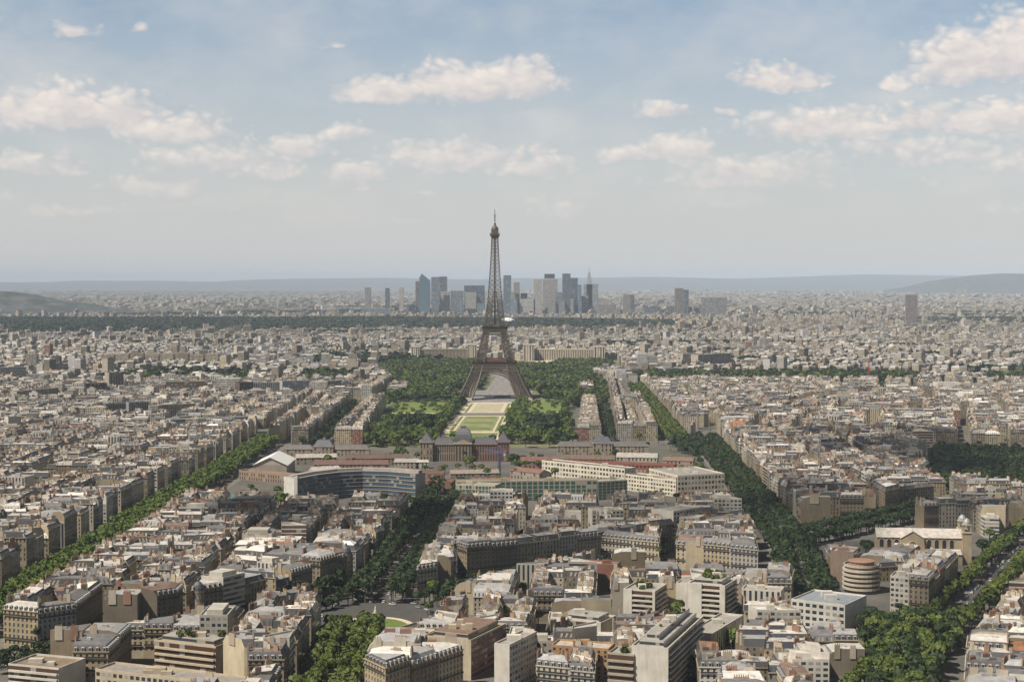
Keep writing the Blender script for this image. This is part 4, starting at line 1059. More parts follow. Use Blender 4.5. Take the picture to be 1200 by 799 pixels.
def far_zone(y0, y1, nseed, pitch, keep, hw, hh, ins, mods=.05):
    g = np.random.default_rng(int(y0)); sy = g.uniform(y0 * .9, y1 * 1.05, nseed); sx = g.uniform(-.37, .37, nseed) * sy
    for k in range(nseed):
        rad = 1.6 * sqrt((y1 - y0) * .35 * (y0 + y1) / nseed) + 60; m_ = int(rad / pitch); th = g.uniform(0, pi / 2)
        I, J = np.meshgrid(np.arange(-m_, m_ + 1), np.arange(-m_, m_ + 1)); I, J = I.ravel(), J.ravel()
        per, pj = g.integers(4, 7), g.integers(2, 4)
        ok = ((I % per) != 0) & ((J % (pj + 1)) != 0) & (g.random(len(I)) < keep); I, J = I[ok], J[ok]
        u, v = I * pitch + g.uniform(-.1, .1, len(I)) * pitch, J * pitch * .9 + g.uniform(-.1, .1, len(I)) * pitch
        X, Y = sx[k] + cos(th) * u - sin(th) * v, sy[k] + sin(th) * u + cos(th) * v
        D = (X[:, None] - sx) ** 2 + (Y[:, None] - sy) ** 2
        ok = (D.argmin(1) == k) & (Y > y0) & (Y < y1) & (np.abs(X) < .345 * Y + 40)
        for S in SEP: ok &= ~inpoly(X, Y, S)
        for S in GREEN: ok &= ~inpoly(X, Y, S)
        X, Y = X[ok], Y[ok]; n = len(X)
        if not n: continue
        ang = np.full(n, th) + g.normal(0, .03, n); H = g.uniform(hh[0], hh[1], n) + (g.random(n) < mods) * g.uniform(5, 22, n)
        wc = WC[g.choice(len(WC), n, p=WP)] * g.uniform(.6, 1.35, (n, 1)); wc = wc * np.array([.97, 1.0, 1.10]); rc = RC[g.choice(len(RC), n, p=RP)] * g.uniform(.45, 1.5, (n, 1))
        W_, D_ = g.uniform(hw[0], hw[1], n), g.uniform(hw[0], hw[1], n) * .85
        boxes(X, Y, ang, W_, D_, np.zeros(n), H, wc, np.minimum(rc, .8), M['court'], M['zinc'], far_A, ins)
        q = g.random(n) < .8                     # chimney walls and lift houses
        Xq, Yq = X[q] + g.uniform(-.5, .5, q.sum()) * W_[q], Y[q] + g.uniform(-.5, .5, q.sum()) * D_[q]; m2 = len(Xq)
        boxes(Xq, Yq, ang[q], g.uniform(.6, 1.6, m2) * pitch / 20, g.uniform(1.5, 4, m2) * pitch / 20, H[q] - 1, g.uniform(3, 7, m2) + ins, WC[g.choice(len(WC), m2, p=WP)], np.full((m2, 3), .45), M['plaster'], M['plaster'], far_A)
GREEN = []
_g = random.Random(5)
for _ in range(46):                              # squares and small parks in the far city
    y = _g.choice([3500, 4200, 5000, 6000, 8500, 10000]) * _g.uniform(.85, 1.15); x = _g.uniform(-.33, .33) * y; a, b = _g.uniform(60, 260) * y / 5000, _g.uniform(25, 90) * y / 5000
    GREEN.append([(x - a, y - b), (x + a, y - b), (x + a * .8, y + b), (x - a * .9, y + b)])
GREEN.append([G(868 + 200, 382), G(1200, 379), G(1200, 375), G(1130, 376)])
far_zone(2975, 5600, 26, 21, .93, (7.5, 10.5), (13, 21), 1.5)
far_zone(5600, 8800, 26, 29, .9, (9, 14), (10, 21), 0, .08)
far_zone(8800, 15500, 26, 52, .8, (13, 26), (8, 20), 0, .10)
far_zone(15500, 30000, 12, 120, .7, (25, 55), (8, 22), 0, .05)
# near fringe of the same fabric that the hand-drawn districts leave open
far_zone(1912, 3130, 10, 20, .93, (7.5, 9.5), (14, 19), 1.5) if False else None
fo = far_A.build('city_suburbs'); tag(fo, 'endless pale roofs of the far city running to the horizon', 'buildings', kind='stuff'); print('far faces', len(fo.data.polygons))
# ------------------------------------------------------------------ the great iron tower
def tower():
    tx, ty = G(580, 466); I = M['iron']
    root = thing('iron_lattice_tower', 'tall brown iron lattice tower on four splayed legs at the end of the long park', 'tower', None, (tx, ty, 0))
    Wt = [(0, 62.5), (15, 54.5), (30, 46.5), (45, 40), (57, 35.4), (70, 31), (90, 25.2), (115, 19.5), (135, 15.6), (160, 12.4), (190, 9.9), (220, 7.9), (250, 6.3), (276, 5.2)]
    Tt = [(0, 24), (57, 15.5), (115, 10.4), (160, 8.6), (190, 8.2)]
    W_ = lambda z: pw(z, Wt); T_ = lambda z: pw(z, Tt)
    lv = [3, 10, 17.5, 25, 32.5, 40, 47.5, 57, 63, 71, 79, 87, 95, 103, 110, 116, 124, 132, 140, 148, 156, 164, 172, 180]
    def panel(A, p00, p10, p01, p11, r_):        # X-braced panel with a middle cross bar
        A.bar(p00, p11, r_, I); A.bar(p10, p01, r_, I); A.bar(p01, p11, r_, I)
        m0 = [(p00[i] + p01[i]) / 2 for i in range(3)]; m1 = [(p10[i] + p11[i]) / 2 for i in range(3)]
        A.bar(m0, m1, r_ * .7, I)
    for sx in (-1, 1):
        for sy in (-1, 1):
            A = Acc()
            def cor(z):
                o, i_ = W_(z), max(.3, W_(z) - T_(z)); return [(sx * o, sy * o, z), (sx * i_, sy * o, z), (sx * i_, sy * i_, z), (sx * o, sy * i_, z)]
            for z0, z1 in zip(lv, lv[1:]):
                c0, c1 = cor(z0), cor(z1); rr = .9 if z0 < 57 else .62 if z0 < 116 else .55
                for k in range(4):
                    j = (k + 1) % 4; A.bar(c0[k], c1[k], rr * 1.15, I); panel(A, c0[k], c0[j], c1[k], c1[j], rr * .48)
                    if z0 < 57:                   # secondary lattice inside every panel
                        q = lambda P, Q, t_: tuple(P[n] + (Q[n] - P[n]) * t_ for n in range(3))
                        for t0, t1 in ((.25, .5), (.5, .75), (.5, .25), (.75, .5)):
                            A.bar(q(c0[k], c0[j], t0), q(c1[k], c1[j], t1), rr * .26, I)
            A.build('leg', root)
            F = Acc(); o = 64.5; F.frustum(ccw([(sx * 37, sy * 37), (sx * o, sy * 37), (sx * o, sy * o), (sx * 37, sy * o)]), ccw([(sx * 38, sy * 38), (sx * 62, sy * 38), (sx * 62, sy * 62), (sx * 38, sy * 62)]), 0, 4.5, M['plaster'], (.40, .35, .28)); F.build('masonry_foot', root)
    def deck(name, h, z0, z1, hole, over=1.5):
        A = Acc(); q = lambda k: [(-k, -k), (k, -k), (k, k), (-k, k)]
        O, Hh = q(h), q(hole)
        for i in range(4):
            j = (i + 1) % 4
            for z in (z0, z1): A.face([(*O[i], z), (*O[j], z), (*Hh[j], z), (*Hh[i], z)], I)
            A.wall(O[i], O[j], z0, z1, M['colonnade'], (.25, .17, .12), 26, 1); A.wall(Hh[j], Hh[i], z0, z1, I, (.2, .13, .1))
            A.wall(q(h + over)[i], q(h + over)[j], z1 - .6, z1 + 1.5, I, (.2, .13, .1)); A.wall(q(h + over)[j], q(h + over)[i], z1 - .6, z1 + 1.5, I, (.2, .13, .1))
            A.face([(*O[i], z0), (*O[j], z0), (*q(h + over)[j], z1 - .6), (*q(h + over)[i], z1 - .6)], I)
        return A.build(name, root)
    deck('first_platform', 35.2, 54, 61, 12)
    deck('second_platform', 20.3, 113.5, 119.5, 5, 1.0)
    for k in range(4):                            # pavilions on the first platform
        a = pi / 2 * k; A = Acc(); c, s = cos(a), sin(a); rot = lambda x, y: (c * x - s * y, s * x + c * y)
        A.prism([rot(-17, -30), rot(17, -30), rot(17, -19), rot(-17, -19)], 61.2, 67, M['paint'], (.16, .07, .055)); A.build('pavilion', root)
        A = Acc(); A.prism([rot(-9, -16), rot(9, -16), rot(9, -10), rot(-9, -10)], 119.7, 124.5, M['paint'], (.2, .13, .1)); A.build('pavilion', root)
        # decorative arch under the first platform
        A = Acc(); y = -42; n = 22
        for i in range(n):
            def pt(i_, dr):
                t_ = pi * (.02 + .96 * i_ / n); R0 = 37 + dr; z = 4 + (R0 + 1.5) * sin(t_); yy = -(W_(max(0, min(57, z))) - .2); return (*rot(-R0 * cos(t_) * 1.02, yy), z)
            p, q, p2, q2 = pt(i, 0), pt(i + 1, 0), pt(i, 4.2), pt(i + 1, 4.2)
            A.bar(p, q, .75, I); A.bar(p2, q2, .75, I); A.bar(p, p2, .35, I); A.bar(p, q2, .35, I); A.bar(p2, q, .3, I)
        A.build('arch', root)
        A = Acc()                                 # girder between the legs just below the first platform
        for z in (47.5, 54):
            o = W_(z) - .3; A.bar((*rot(-o, -o), z), (*rot(o, -o), z), .8, I)
        for i in range(14):
            x0, x1 = -36 + i * 72 / 14, -36 + (i + 1) * 72 / 14; A.bar((*rot(x0, -38.5), 47.5), (*rot(x1, -36.5), 54), .45, I); A.bar((*rot(x1, -38.5), 47.5), (*rot(x0, -36.5), 54), .45, I)
        for z in (108, 112):
            o = W_(z); A.bar((*rot(-o, -o), z), (*rot(o, -o), z), .6, I)
        A.build('girder', root)
    A = Acc(); z = 180
    while z < 272:                                # upper shaft
        z1 = min(272, z + pw(z, [(180, 8), (276, 5)])); c0 = [(a * W_(z), b * W_(z), z) for a, b in ((-1, -1), (1, -1), (1, 1), (-1, 1))]; c1 = [(a * W_(z1), b * W_(z1), z1) for a, b in ((-1, -1), (1, -1), (1, 1), (-1, 1))]
        for k in range(4):
            j = (k + 1) % 4; A.bar(c0[k], c1[k], .62, I); m0 = tuple((c0[k][n] + c0[j][n]) / 2 for n in range(3)); m1 = tuple((c1[k][n] + c1[j][n]) / 2 for n in range(3))
            A.bar(m0, m1, .5, I); panel(A, c0[k], m0, c1[k], m1, .34); panel(A, m0, c0[j], m1, c1[j], .34)
        z = z1
    for z_ in (116, 124, 132, 140, 148, 156, 164, 172, 180):
        o = W_(z_); A.bar((-o, -o, z_), (o, -o, z_), .4, I); A.bar((-o, o, z_), (o, o, z_), .4, I); A.bar((-o, -o, z_), (-o, o, z_), .4, I); A.bar((o, -o, z_), (o, o, z_), .4, I)
    A.bar((0, 0, 116), (0, 0, 272), 1.3, I); A.build('shaft', root)
    A = Acc(); A.frustum(*[[(a * k, b * k) for a, b in ((-1, -1), (1, -1), (1, 1), (-1, 1))] for k in (5.3, 8.4)], 271, 276, I, (.2, .13, .1))
    A.prism([(a * 8.4, b * 8.4) for a, b in ((-1, -1), (1, -1), (1, 1), (-1, 1))], 276, 279.5, M['colonnade'], (.22, .15, .11)); A.prism([(a * 6.2, b * 6.2) for a, b in ((-1, -1), (1, -1), (1, 1), (-1, 1))], 279.5, 285, I, (.2, .13, .1)); A.build('top_platform', root)
    A = Acc(); A.rev((0, 0), [(6, 285), (6.2, 286.5), (5.6, 288.5), (4.2, 290.5), (2.5, 292.5), (1.8, 293.5), (1.8, 296), (.9, 297.5), (.01, 298)], 12, I, (.2, .13, .1)); A.build('cupola', root)
    A = Acc(); A.bar((0, 0, 297), (0, 0, 320), .5, I); A.bar((-2.2, 0, 310), (2.2, 0, 310), .4, I); A.bar((0, -2, 313), (0, 2, 313), .4, I)
    for z_ in (300, 303.5, 307): A.prism([(-1.2, -1.2), (1.2, -1.2), (1.2, 1.2), (-1.2, 1.2)], z_, z_ + 2, I, (.2, .13, .1))
    A.build('antenna', root)
tower()

# ------------------------------------------------------------------ monuments and large special buildings
def hipped(A, P, z, h, k, mat, col):
    Q = vinset(P, [k] * 4)
    if Q: A.frustum(P, Q, z, z + h, mat, col)
def school():
    """military school: two-storey colonnaded front, end pavilions, square dome in the middle"""
    P = quad_px(507, 541, 583, 541, 26); a, b = P[0], P[1]; root = thing('military_school', 'long stone palace with columns, dark roof and square central dome facing us before the park', 'palace', None, (a[0], a[1], 0))
    L = dist(a, b); sub = lambda x0, y0, x1, y1: [(x0, y0), (x1, y0), (x1, y1), (x0, y1)]; st = (.32, .25, .17); sl = (.075, .08, .095); H = 18.5
    def wing(nm, x0, y0, x1, y1, h, rh, k, mat, nu, nv, col=st):
        A = Acc(); p = sub(x0, y0, x1, y1)
        for i in range(4): A.wall(p[i], p[(i + 1) % 4], 0, h, M[mat], col, nu if i % 2 == 0 else max(1, int(nu * (y1 - y0) / (x1 - x0))), nv)
        A.prism(vinset(p, [-.8] * 4), h, h + .9, M['plaster'], tuple(x * 1.2 for x in col)); o = A.build(nm, root)
        B = Acc(); hipped(B, p, h + .9, rh, k, M['slate'], sl); B.build('roof', o)
        for q in range(int((x1 - x0) / 9)):
            C = Acc(); cx = x0 + 5 + q * 9; C.prism(sub(cx, (y0 + y1) / 2 - .6, cx + 2.2, (y0 + y1) / 2 + .6), h, h + rh + 2.4, M['plaster'], (.3, .2, .15)); C.build('chimney', o)
    cx = L * .47
    wing('wing', 0, 4, cx - 9, 24, H, 6, 4.5, 'colonnade', 10, 2); wing('wing', cx + 9, 4, L, 24, H, 6, 4.5, 'colonnade', 10, 2, (.29, .16, .115))
    wing('pavilion', -14, 0, -.1, 26, H + 2.5, 8, 5.5, 'facade', 4, 3); wing('pavilion', L + .1, 0, L + 13, 26, H + 2.5, 8, 5, 'facade', 4, 3, (.23, .11, .08))
    A = Acc(); p = sub(cx - 9, 0, cx + 9, 24)
    for i in range(4): A.wall(p[i], p[(i + 1) % 4], 0, H + 1, M['colonnade'], st, 5 if i % 2 == 0 else 7, 1)
    A.prism(vinset(p, [-1] * 4), H + 1, H + 2.2, M['plaster'], (.5, .42, .3)); A.face([(cx - 9, -.3, H + 2.2), (cx + 9, -.3, H + 2.2), (cx, -.3, H + 6.5)], M['plaster'], (.42, .33, .23)); A.face([(cx + 9, -.3, H + 2.2), (cx + 9, 14, H + 2.2), (cx, 14, H + 6.5), (cx, -.3, H + 6.5)], M['slate'], sl); A.face([(cx - 9, 14, H + 2.2), (cx - 9, -.3, H + 2.2), (cx, -.3, H + 6.5), (cx, 14, H + 6.5)], M['slate'], sl); A.build('portico', root)
    D = Acc(); rings = [(9.5, H + 2.2), (9.3, H + 7), (8.6, H + 11), (7, H + 14.5), (4.6, H + 17), (3, H + 18), (3, H + 20)]
    for (r0, z0), (r1, z1) in zip(rings, rings[1:]): D.frustum(sub(cx - r0, 12 - r0, cx + r0, 12 + r0), sub(cx - r1, 12 - r1, cx + r1, 12 + r1), z0, z1, M['slate'], (.12, .125, .14))
    dm = D.build('dome', root); Fg = Acc(); Fg.bar((cx, 12, H + 20), (cx, 12, H + 27), .25, M['frame']); Fg.build('flagpole', dm)
school()
def annex(lab, x0, x1, yb, h, cx_px, col=(.42, .34, .25)):
    P = quad_px(x0, yb, x1, yb, 15); L = dist(P[0], P[1]); root = thing('school_annex', lab, 'annex', None, (*P[0], 0)); c = (cx_px - x0) / (x1 - x0) * L
    sub = lambda a, b_, d0, d1: [(a, d0), (b_, d0), (b_, d1), (a, d1)]
    for nm, p, hh, rh in (('wing', sub(0, c - 11, 0, 14), h, 4), ('wing', sub(c + 11, L, 0, 14), h, 4), ('pavilion', sub(c - 11, c + 11, -2, 16), h + 3, 6.5)):
        A = Acc()
        for i in range(4): A.wall(p[i], p[(i + 1) % 4], 0, hh, M['facade'], col, max(1, int(dist(p[i], p[(i + 1) % 4]) / 4)), 3)
        A.prism(vinset(p, [-.5] * 4), hh, hh + .6, M['plaster'], tuple(x * 1.2 for x in col)); o = A.build(nm, root); B = Acc(); hipped(B, p, hh + .6, rh, 4, M['slate'], (.13, .125, .125) if nm == 'wing' else (.10, .11, .14)); B.build('roof', o)
        C = Acc(); m_ = centroid(p); C.prism([(m_[0] - 1.5, m_[1] - .6), (m_[0] + 1.5, m_[1] - .6), (m_[0] + 1.5, m_[1] + .6), (m_[0] - 1.5, m_[1] + .6)], hh, hh + rh + 3, M['plaster'], (.34, .26, .2)); C.build('chimney', o)
annex('left annex of the military school: long low stone range with slate roof and central pavilion', 335, 433, 538, 11, 379)
annex('right annex of the military school: long low stone range with slate roof below the park', 653, 760, 534, 11, 706)
def palace_wing(lab, x0, x1, side):
    """curved wing with pillars between two pavilions"""
    yb = 423; c0, c1 = G(x0, yb), G(x1, yb); root = thing('palace_wing', lab, 'palace', 'the two curved palace wings beyond the tower', (*c0, 0)); L = dist(c0, c1); n = 12; st = (.66, .58, .45)
    bow = lambda t_: 26 * (4 * (t_ - .5) ** 2) * 1.0
    def yoff(t_): return 0 if side * (t_ - .5) > 0 else 0
    pts = [(L * (.09 + .82 * i / n), 6 + (30 * ((1 - i / n) if side > 0 else i / n)) ** 1.05 * .8) for i in range(n + 1)]
    for (a, b) in zip(pts, pts[1:]):
        pass
    A = Acc()
    for i, (a, b) in enumerate(zip(pts, pts[1:])):
        P = [a, b, (b[0], b[1] + 22), (a[0], a[1] + 22)]
        A.wall(P[0], P[1], 0, 29, M['colonnade'], st, 3, 1); A.wall(P[2], P[3], 0, 29, M['colonnade'], st, 3, 1)
        A.face([(*p, 29) for p in P], M['zinc'], (.50, .48, .44)); O = [(a[0], a[1] - .6), (b[0], b[1] - .6), (b[0], b[1] + .2), (a[0], a[1] + .2)]; A.prism(O, 27.4, 30.4, M['plaster'], st)
    A.build('colonnade', root)
    for k, (x, w_) in enumerate(((-.03 * L, .14 * L), (.89 * L, .14 * L))):
        big = (k == 1) == (side < 0); h = 39 if big else 34; P = [(x, 0), (x + w_, 0), (x + w_, 46), (x, 46)]
        B = Acc()
        for i in range(4): B.wall(P[i], P[(i + 1) % 4], 0, h, M['vert'], (.68, .60, .46), 4, 1)
        B.prism(vinset(P, [-.6] * 4), h, h + 2, M['plaster'], (.56, .48, .36), M['zinc'], (.45, .43, .4)); B.build('pavilion', root)
palace_wing('left wing of the pillared stone palace seen behind the tower trees', 484, 556, -1)
palace_wing('right wing of the pillared stone palace seen behind the tower trees', 616, 706, 1)
def church():
    a, b = G(1029, 660), G(1139, 662); L = dist(a, b); ang = math.atan2(b[1] - a[1], b[0] - a[0]); root = thing('church', 'large stone church with pale roof, row of arched windows and tower at its right end', 'church', None, (*a, 0)); root.rotation_euler = (0, 0, ang)
    st = (.42, .34, .23); rf = (.56, .52, .48); sub = lambda x0, y0, x1, y1: [(x0, y0), (x1, y0), (x1, y1), (x0, y1)]
    def gable(A, p, z, h, mat, col, wall_col):       # ridge along x
        (x0, y0), _, (x1, y1), _ = p; m_ = (y0 + y1) / 2; e = .7
        A.face([(x0 - e, y0 - e, z), (x1 + e, y0 - e, z), (x1 + e, m_, z + h), (x0 - e, m_, z + h)], mat, col); A.face([(x1 + e, y1 + e, z), (x0 - e, y1 + e, z), (x0 - e, m_, z + h), (x1 + e, m_, z + h)], mat, col)
        A.face([(x0, y1, z), (x0, y0, z), (x0, m_, z + h)], M['plaster'], wall_col); A.face([(x1, y0, z), (x1, y1, z), (x1, m_, z + h)], M['plaster'], wall_col)
    A = Acc(); p = sub(0, 5, L - 6, 22); A.prism(p, 0, 18, M['plaster'], st); A.build('nave', root)
    B = Acc(); gable(B, p, 18, 5.5, M['zinc'], rf, st); B.build('roof', root)
    A = Acc(); p = sub(1, -2.5, L - 7, 5.1)
    A.prism(p, 0, 7.5, M['plaster'], st); A.face([(1, -3.2, 7.6), (L - 7, -3.2, 7.6), (L - 7, 5.2, 10.2), (1, 5.2, 10.2)], M['zinc'], rf); A.face([(L - 7, -3.2, 7.6), (L - 7, 5.2, 7.6), (L - 7, 5.2, 10.2)], M['plaster'], st); A.face([(1, 5.2, 7.6), (1, -3.2, 7.6), (1, 5.2, 10.2)], M['plaster'], st); A.build('aisle', root)
    A = Acc(); tx = L * .37; A.prism(sub(tx - 8, 1.5, tx + 8, 26), 0, 18, M['plaster'], st); tr = A.build('transept', root)
    B = Acc(); B.face([(tx - 8, 1.5, 18), (tx + 8, 1.5, 18), (tx, 1.5, 22.5)], M['plaster'], st); B.face([(tx + 8.5, 1, 17.8), (tx + 8.5, 20, 17.8), (tx, 20, 22.9), (tx, 1, 22.9)], M['zinc'], rf); B.face([(tx - 8.5, 20, 17.8), (tx - 8.5, 1, 17.8), (tx, 1, 22.9), (tx, 20, 22.9)], M['zinc'], rf); B.build('roof', tr)
    def arch_win(x, y, z, w_, h):
        A = Acc(); n = 8; r_ = w_ / 2; pts = [(x - r_, z), (x + r_, z)] + [(x + r_ * cos(pi * i / n), z + h - r_ + r_ * sin(pi * i / n)) for i in range(n + 1)]
        A.face([(q[0], y - .06, q[1]) for q in pts], M['glass'])
        for i in range(n):
            t0, t1 = pi * i / n, pi * (i + 1) / n; A.bar((x + (r_ + .2) * cos(t0), y - .12, z + h - r_ + (r_ + .2) * sin(t0)), (x + (r_ + .2) * cos(t1), y - .12, z + h - r_ + (r_ + .2) * sin(t1)), .18, M['plaster'], (.55, .47, .34))
        A.build('arched_window', root)
    for x in [3 + i * 5.2 for i in range(3)] + [tx + 12 + i * 5.2 for i in range(5)]:
        if x < L - 8: arch_win(x, 5, 10.6, 2.7, 6.2)
    A = Acc()                                       # rose window of the transept
    A.face([(tx + 2.6 * cos(2 * pi * i / 20), 1.42, 13 + 2.6 * sin(2 * pi * i / 20)) for i in range(20)], M['glass'])
    for i in range(20): t0, t1 = 2 * pi * i / 20, 2 * pi * (i + 1) / 20; A.bar((tx + 2.9 * cos(t0), 1.3, 13 + 2.9 * sin(t0)), (tx + 2.9 * cos(t1), 1.3, 13 + 2.9 * sin(t1)), .3, M['plaster'], (.55, .47, .34))
    for i in range(6): t0 = pi * i / 6; A.bar((tx - 2.6 * cos(t0), 1.36, 13 - 2.6 * sin(t0)), (tx + 2.6 * cos(t0), 1.36, 13 + 2.6 * sin(t0)), .1, M['plaster'], (.5, .42, .3))
    A.build('rose_window', root)
    for y0 in (1.5, 19.5):
        A = Acc(); p = sub(L - 6.2, y0, L, y0 + 6.2); c = centroid(p); A.prism(p, 0, 22, M['plaster'], st); A.prism(vinset(p, [-.5] * 4), 22, 22.8, M['plaster'], (.52, .44, .32)); o = A.build('bell_tower', root)
        B = Acc()
        for (dx, dy) in ((-2.4, -2.4), (2.4, -2.4), (2.4, 2.4), (-2.4, 2.4)): B.prism([(c[0] + dx - .5, c[1] + dy - .5), (c[0] + dx + .5, c[1] + dy - .5), (c[0] + dx + .5, c[1] + dy + .5), (c[0] + dx - .5, c[1] + dy + .5)], 22.8, 27.4, M['plaster'], st)
        B.prism([(c[0] - 3.2, c[1] - 3.2), (c[0] + 3.2, c[1] - 3.2), (c[0] + 3.2, c[1] + 3.2), (c[0] - 3.2, c[1] + 3.2)], 27.4, 28.2, M['plaster'], st, bottom=True); B.build('belfry', o)
        C = Acc(); C.rev(c, [(2.9, 28.2), (2.6, 30), (1.6, 31.6), (.01, 32.6)], 8, M['zinc'], (.35, .35, .36)); C.build('spire', o)
church()
def tent():
    P = quad_px(297, 562, 334, 563, 42); a = P[0]; root = thing('exhibition_hall', 'big hall with brilliant white tented gable roof beside the left avenue', 'hall', None, (*a, 0)); L = dist(P[0], P[1]); D = 62
    A = Acc(); A.prism([(0, 0), (L, 0), (L, D), (0, D)], 0, 15, M['plaster'], (.42, .36, .3)); A.face([(0, 0, 15), (L, 0, 15), (L / 2, 0, 22)], M['plaster'], (.5, .46, .4)); A.face([(L, D, 15), (0, D, 15), (L / 2, D, 22)], M['plaster'], (.5, .46, .4)); A.build('wall', root)
    B = Acc(); e = 1.2
    for s_ in (0, 1):
        x = L + e if s_ else -e
        q = [(x, -e, 14.4), (x, D + e, 14.4), (L / 2, D + e, 22.5), (L / 2, -e, 22.5)]; B.face(q if s_ else q[::-1], M['paint'], (.86, .85, .82))
    B.build('roof', root)
    for x in (6, L - 12):
        C = Acc(); C.prism([(x, -.2), (x + 6, -.2), (x + 6, -.05), (x, -.05)], 0, 7, M['paint'], (.2, .17, .15)); C.build('door', root)
tent()
def curved_office():
    pts = [G(349, 592), G(372, 587), G(398, 583.5), G(425, 582), G(455, 583), G(487, 586)]; o = pts[0]; q = [(p[0] - o[0], p[1] - o[1]) for p in pts]; H = 24; root = thing('curved_office_building', 'dark curved six-storey office building with white blank end wall', 'office building', None, (*o, 0)); A = Acc(); B = Acc(); n = len(q); d = 15
    off = []
    for i in range(n):
        a, b = q[max(0, i - 1)], q[min(n - 1, i + 1)]; l = dist(a, b); off.append((q[i][0] - (b[1] - a[1]) / l * d, q[i][1] + (b[0] - a[0]) / l * d))
    for i in range(n - 1):
        L = dist(q[i], q[i + 1]); A.wall(q[i], q[i + 1], 0, H, M['curtain'], (.13, .125, .12), max(1, int(L / 3)), 7); A.wall(off[i + 1], off[i], 0, H, M['bands'], (.4, .38, .34), 8, 7)
        B.face([(*q[i], H), (*q[i + 1], H), (*off[i + 1], H), (*off[i], H)], M['zinc'], (.36, .34, .32)); W2 = strip([lerp(q[i], off[i], .5), lerp(q[i + 1], off[i + 1], .5)], 6); B.prism(W2, H + .01, H + 2.4, M['plaster'], (.42, .38, .34))
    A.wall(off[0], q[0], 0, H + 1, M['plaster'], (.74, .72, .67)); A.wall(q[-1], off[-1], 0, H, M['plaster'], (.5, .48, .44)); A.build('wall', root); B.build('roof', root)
    for f in range(1, 7):
        C = Acc()
        for i in range(n - 1):
            a, b = q[i], q[i + 1]; L = dist(a, b); nx, ny = (b[1] - a[1]) / L * .5, -(b[0] - a[0]) / L * .5
            C.prism([(a[0] + nx, a[1] + ny), (b[0] + nx, b[1] + ny), (b[0] + nx * .1, b[1] + ny * .1), (a[0] + nx * .1, a[1] + ny * .1)], H / 7 * f - .15, H / 7 * f + .25, M['plaster'], (.44, .42, .38), bottom=True)
        C.build('ledge', root)
    E = Acc(); w0 = (q[0][0] - 3.2, q[0][1] - .5); E.prism([(w0[0], w0[1]), (w0[0] + 3, w0[1]), (w0[0] + 3 - 2, w0[1] + 15), (w0[0] - 2, w0[1] + 15)], 0, H + 1.5, M['paint'], (.74, .72, .68)); E.build('end_wall', root)
curved_office()
def round_flats():
    cx, cy = G(1014, 697); cy += 12; root = thing('round_apartment_block', 'drum-shaped cream block ringed with balconies beside the garden', 'apartment block', None, (cx, cy, 0)); A = Acc(); A.rev((0, 0), [(10.5, 0), (10.5, 17)], 26, M['plaster'], (.28, .2, .15)); A.face([(10.5 * cos(2 * pi * i / 26), 10.5 * sin(2 * pi * i / 26), 17) for i in range(26)], M['zinc'], (.4, .38, .36)); A.build('wall', root)
    for k in range(6):
        B = Acc(); z = 2.2 + k * 2.9; r1 = 12 - (.8 if k > 4 else 0); B.rev((0, 0), [(10.6, z), (r1, z), (r1, z + 1.35), (10.6, z + 1.35)], 26, M['plaster'], (.60, .54, .44)); B.build('balcony', root)
    C = Acc(); C.rev((0, 0), [(8, 17.01), (8, 19.6), (8.6, 19.6), (8.6, 20.1), (.01, 20.4)], 20, M['plaster'], (.42, .25, .18)); C.build('penthouse', root)
round_flats()
def glass_roof(lab, px, h, depth, col, nrib, nm='glasshouse_hall'):
    P = quad_px(*px, depth); a = P[0]; root = thing(nm, lab, 'hall', None, (*a, 0)); q = [(p[0] - a[0], p[1] - a[1]) for p in P]
    A = Acc(); A.prism(q, 0, h - 1, M['plaster'], (.3, .32, .28)); A.build('wall', root); B = Acc()
    for k in range(nrib):
        t0, t1 = k / nrib, (k + .5) / nrib; t2 = (k + 1) / nrib; L1, L2, L3 = [lerp(q[0], q[1], t_) for t_ in (t0, t1, t2)]; U1, U2, U3 = [lerp(q[3], q[2], t_) for t_ in (t0, t1, t2)]
        B.face([(*L1, h), (*L2, h + 1.6), (*U2, h + 1.6), (*U1, h)], M['paint'], col); B.face([(*L2, h + 1.6), (*L3, h), (*U3, h), (*U2, h + 1.6)], M['paint'], (.72, .78, .72)); B.face([(*L1, h), (*L3, h), (*L2, h + 1.6)], M['paint'], (.1, .2, .17))
    B.build('roof', root)
glass_roof('teal-green glazed saw-tooth roof beside the left avenue trees', (262, 597, 304, 595), 9, 28, (.06, .17, .14), 9)
def vault(lab, px, h, depth, rise, col, nm='market_hall'):
    P = quad_px(*px, depth); a = P[0]; root = thing(nm, lab, 'hall', None, (*a, 0)); q = [(p[0] - a[0], p[1] - a[1]) for p in P]; A = Acc(); A.prism(q, 0, h, M['bands'], (.42, .38, .33)); A.build('wall', root); B = Acc(); n = 10
    pt = lambda e0, e1, k: (*lerp(e0, e1, k / n), h + rise * sin(pi * k / n))
    for k in range(n):
        B.face([pt(q[0], q[3], k), pt(q[1], q[2], k), pt(q[1], q[2], k + 1), pt(q[0], q[3], k + 1)], M['zinc'], col)
    for (e0, e1) in ((q[0], q[3]), (q[1], q[2])): B.face([pt(e0, e1, k) for k in range(n + 1)], M['plaster'], (.45, .1, .1) if e0 is q[1] else (.5, .46, .42))
    B.build('roof', root)
vault('long hall with curved grey metal roof and red end left of the left avenue', (92, 586, 149, 580), 10, 24, 4, (.42, .40, .39))
vault('green-gabled market roof among the sunlit right quarter', (912, 488, 932, 487), 12, 26, 6, (.14, .26, .22))
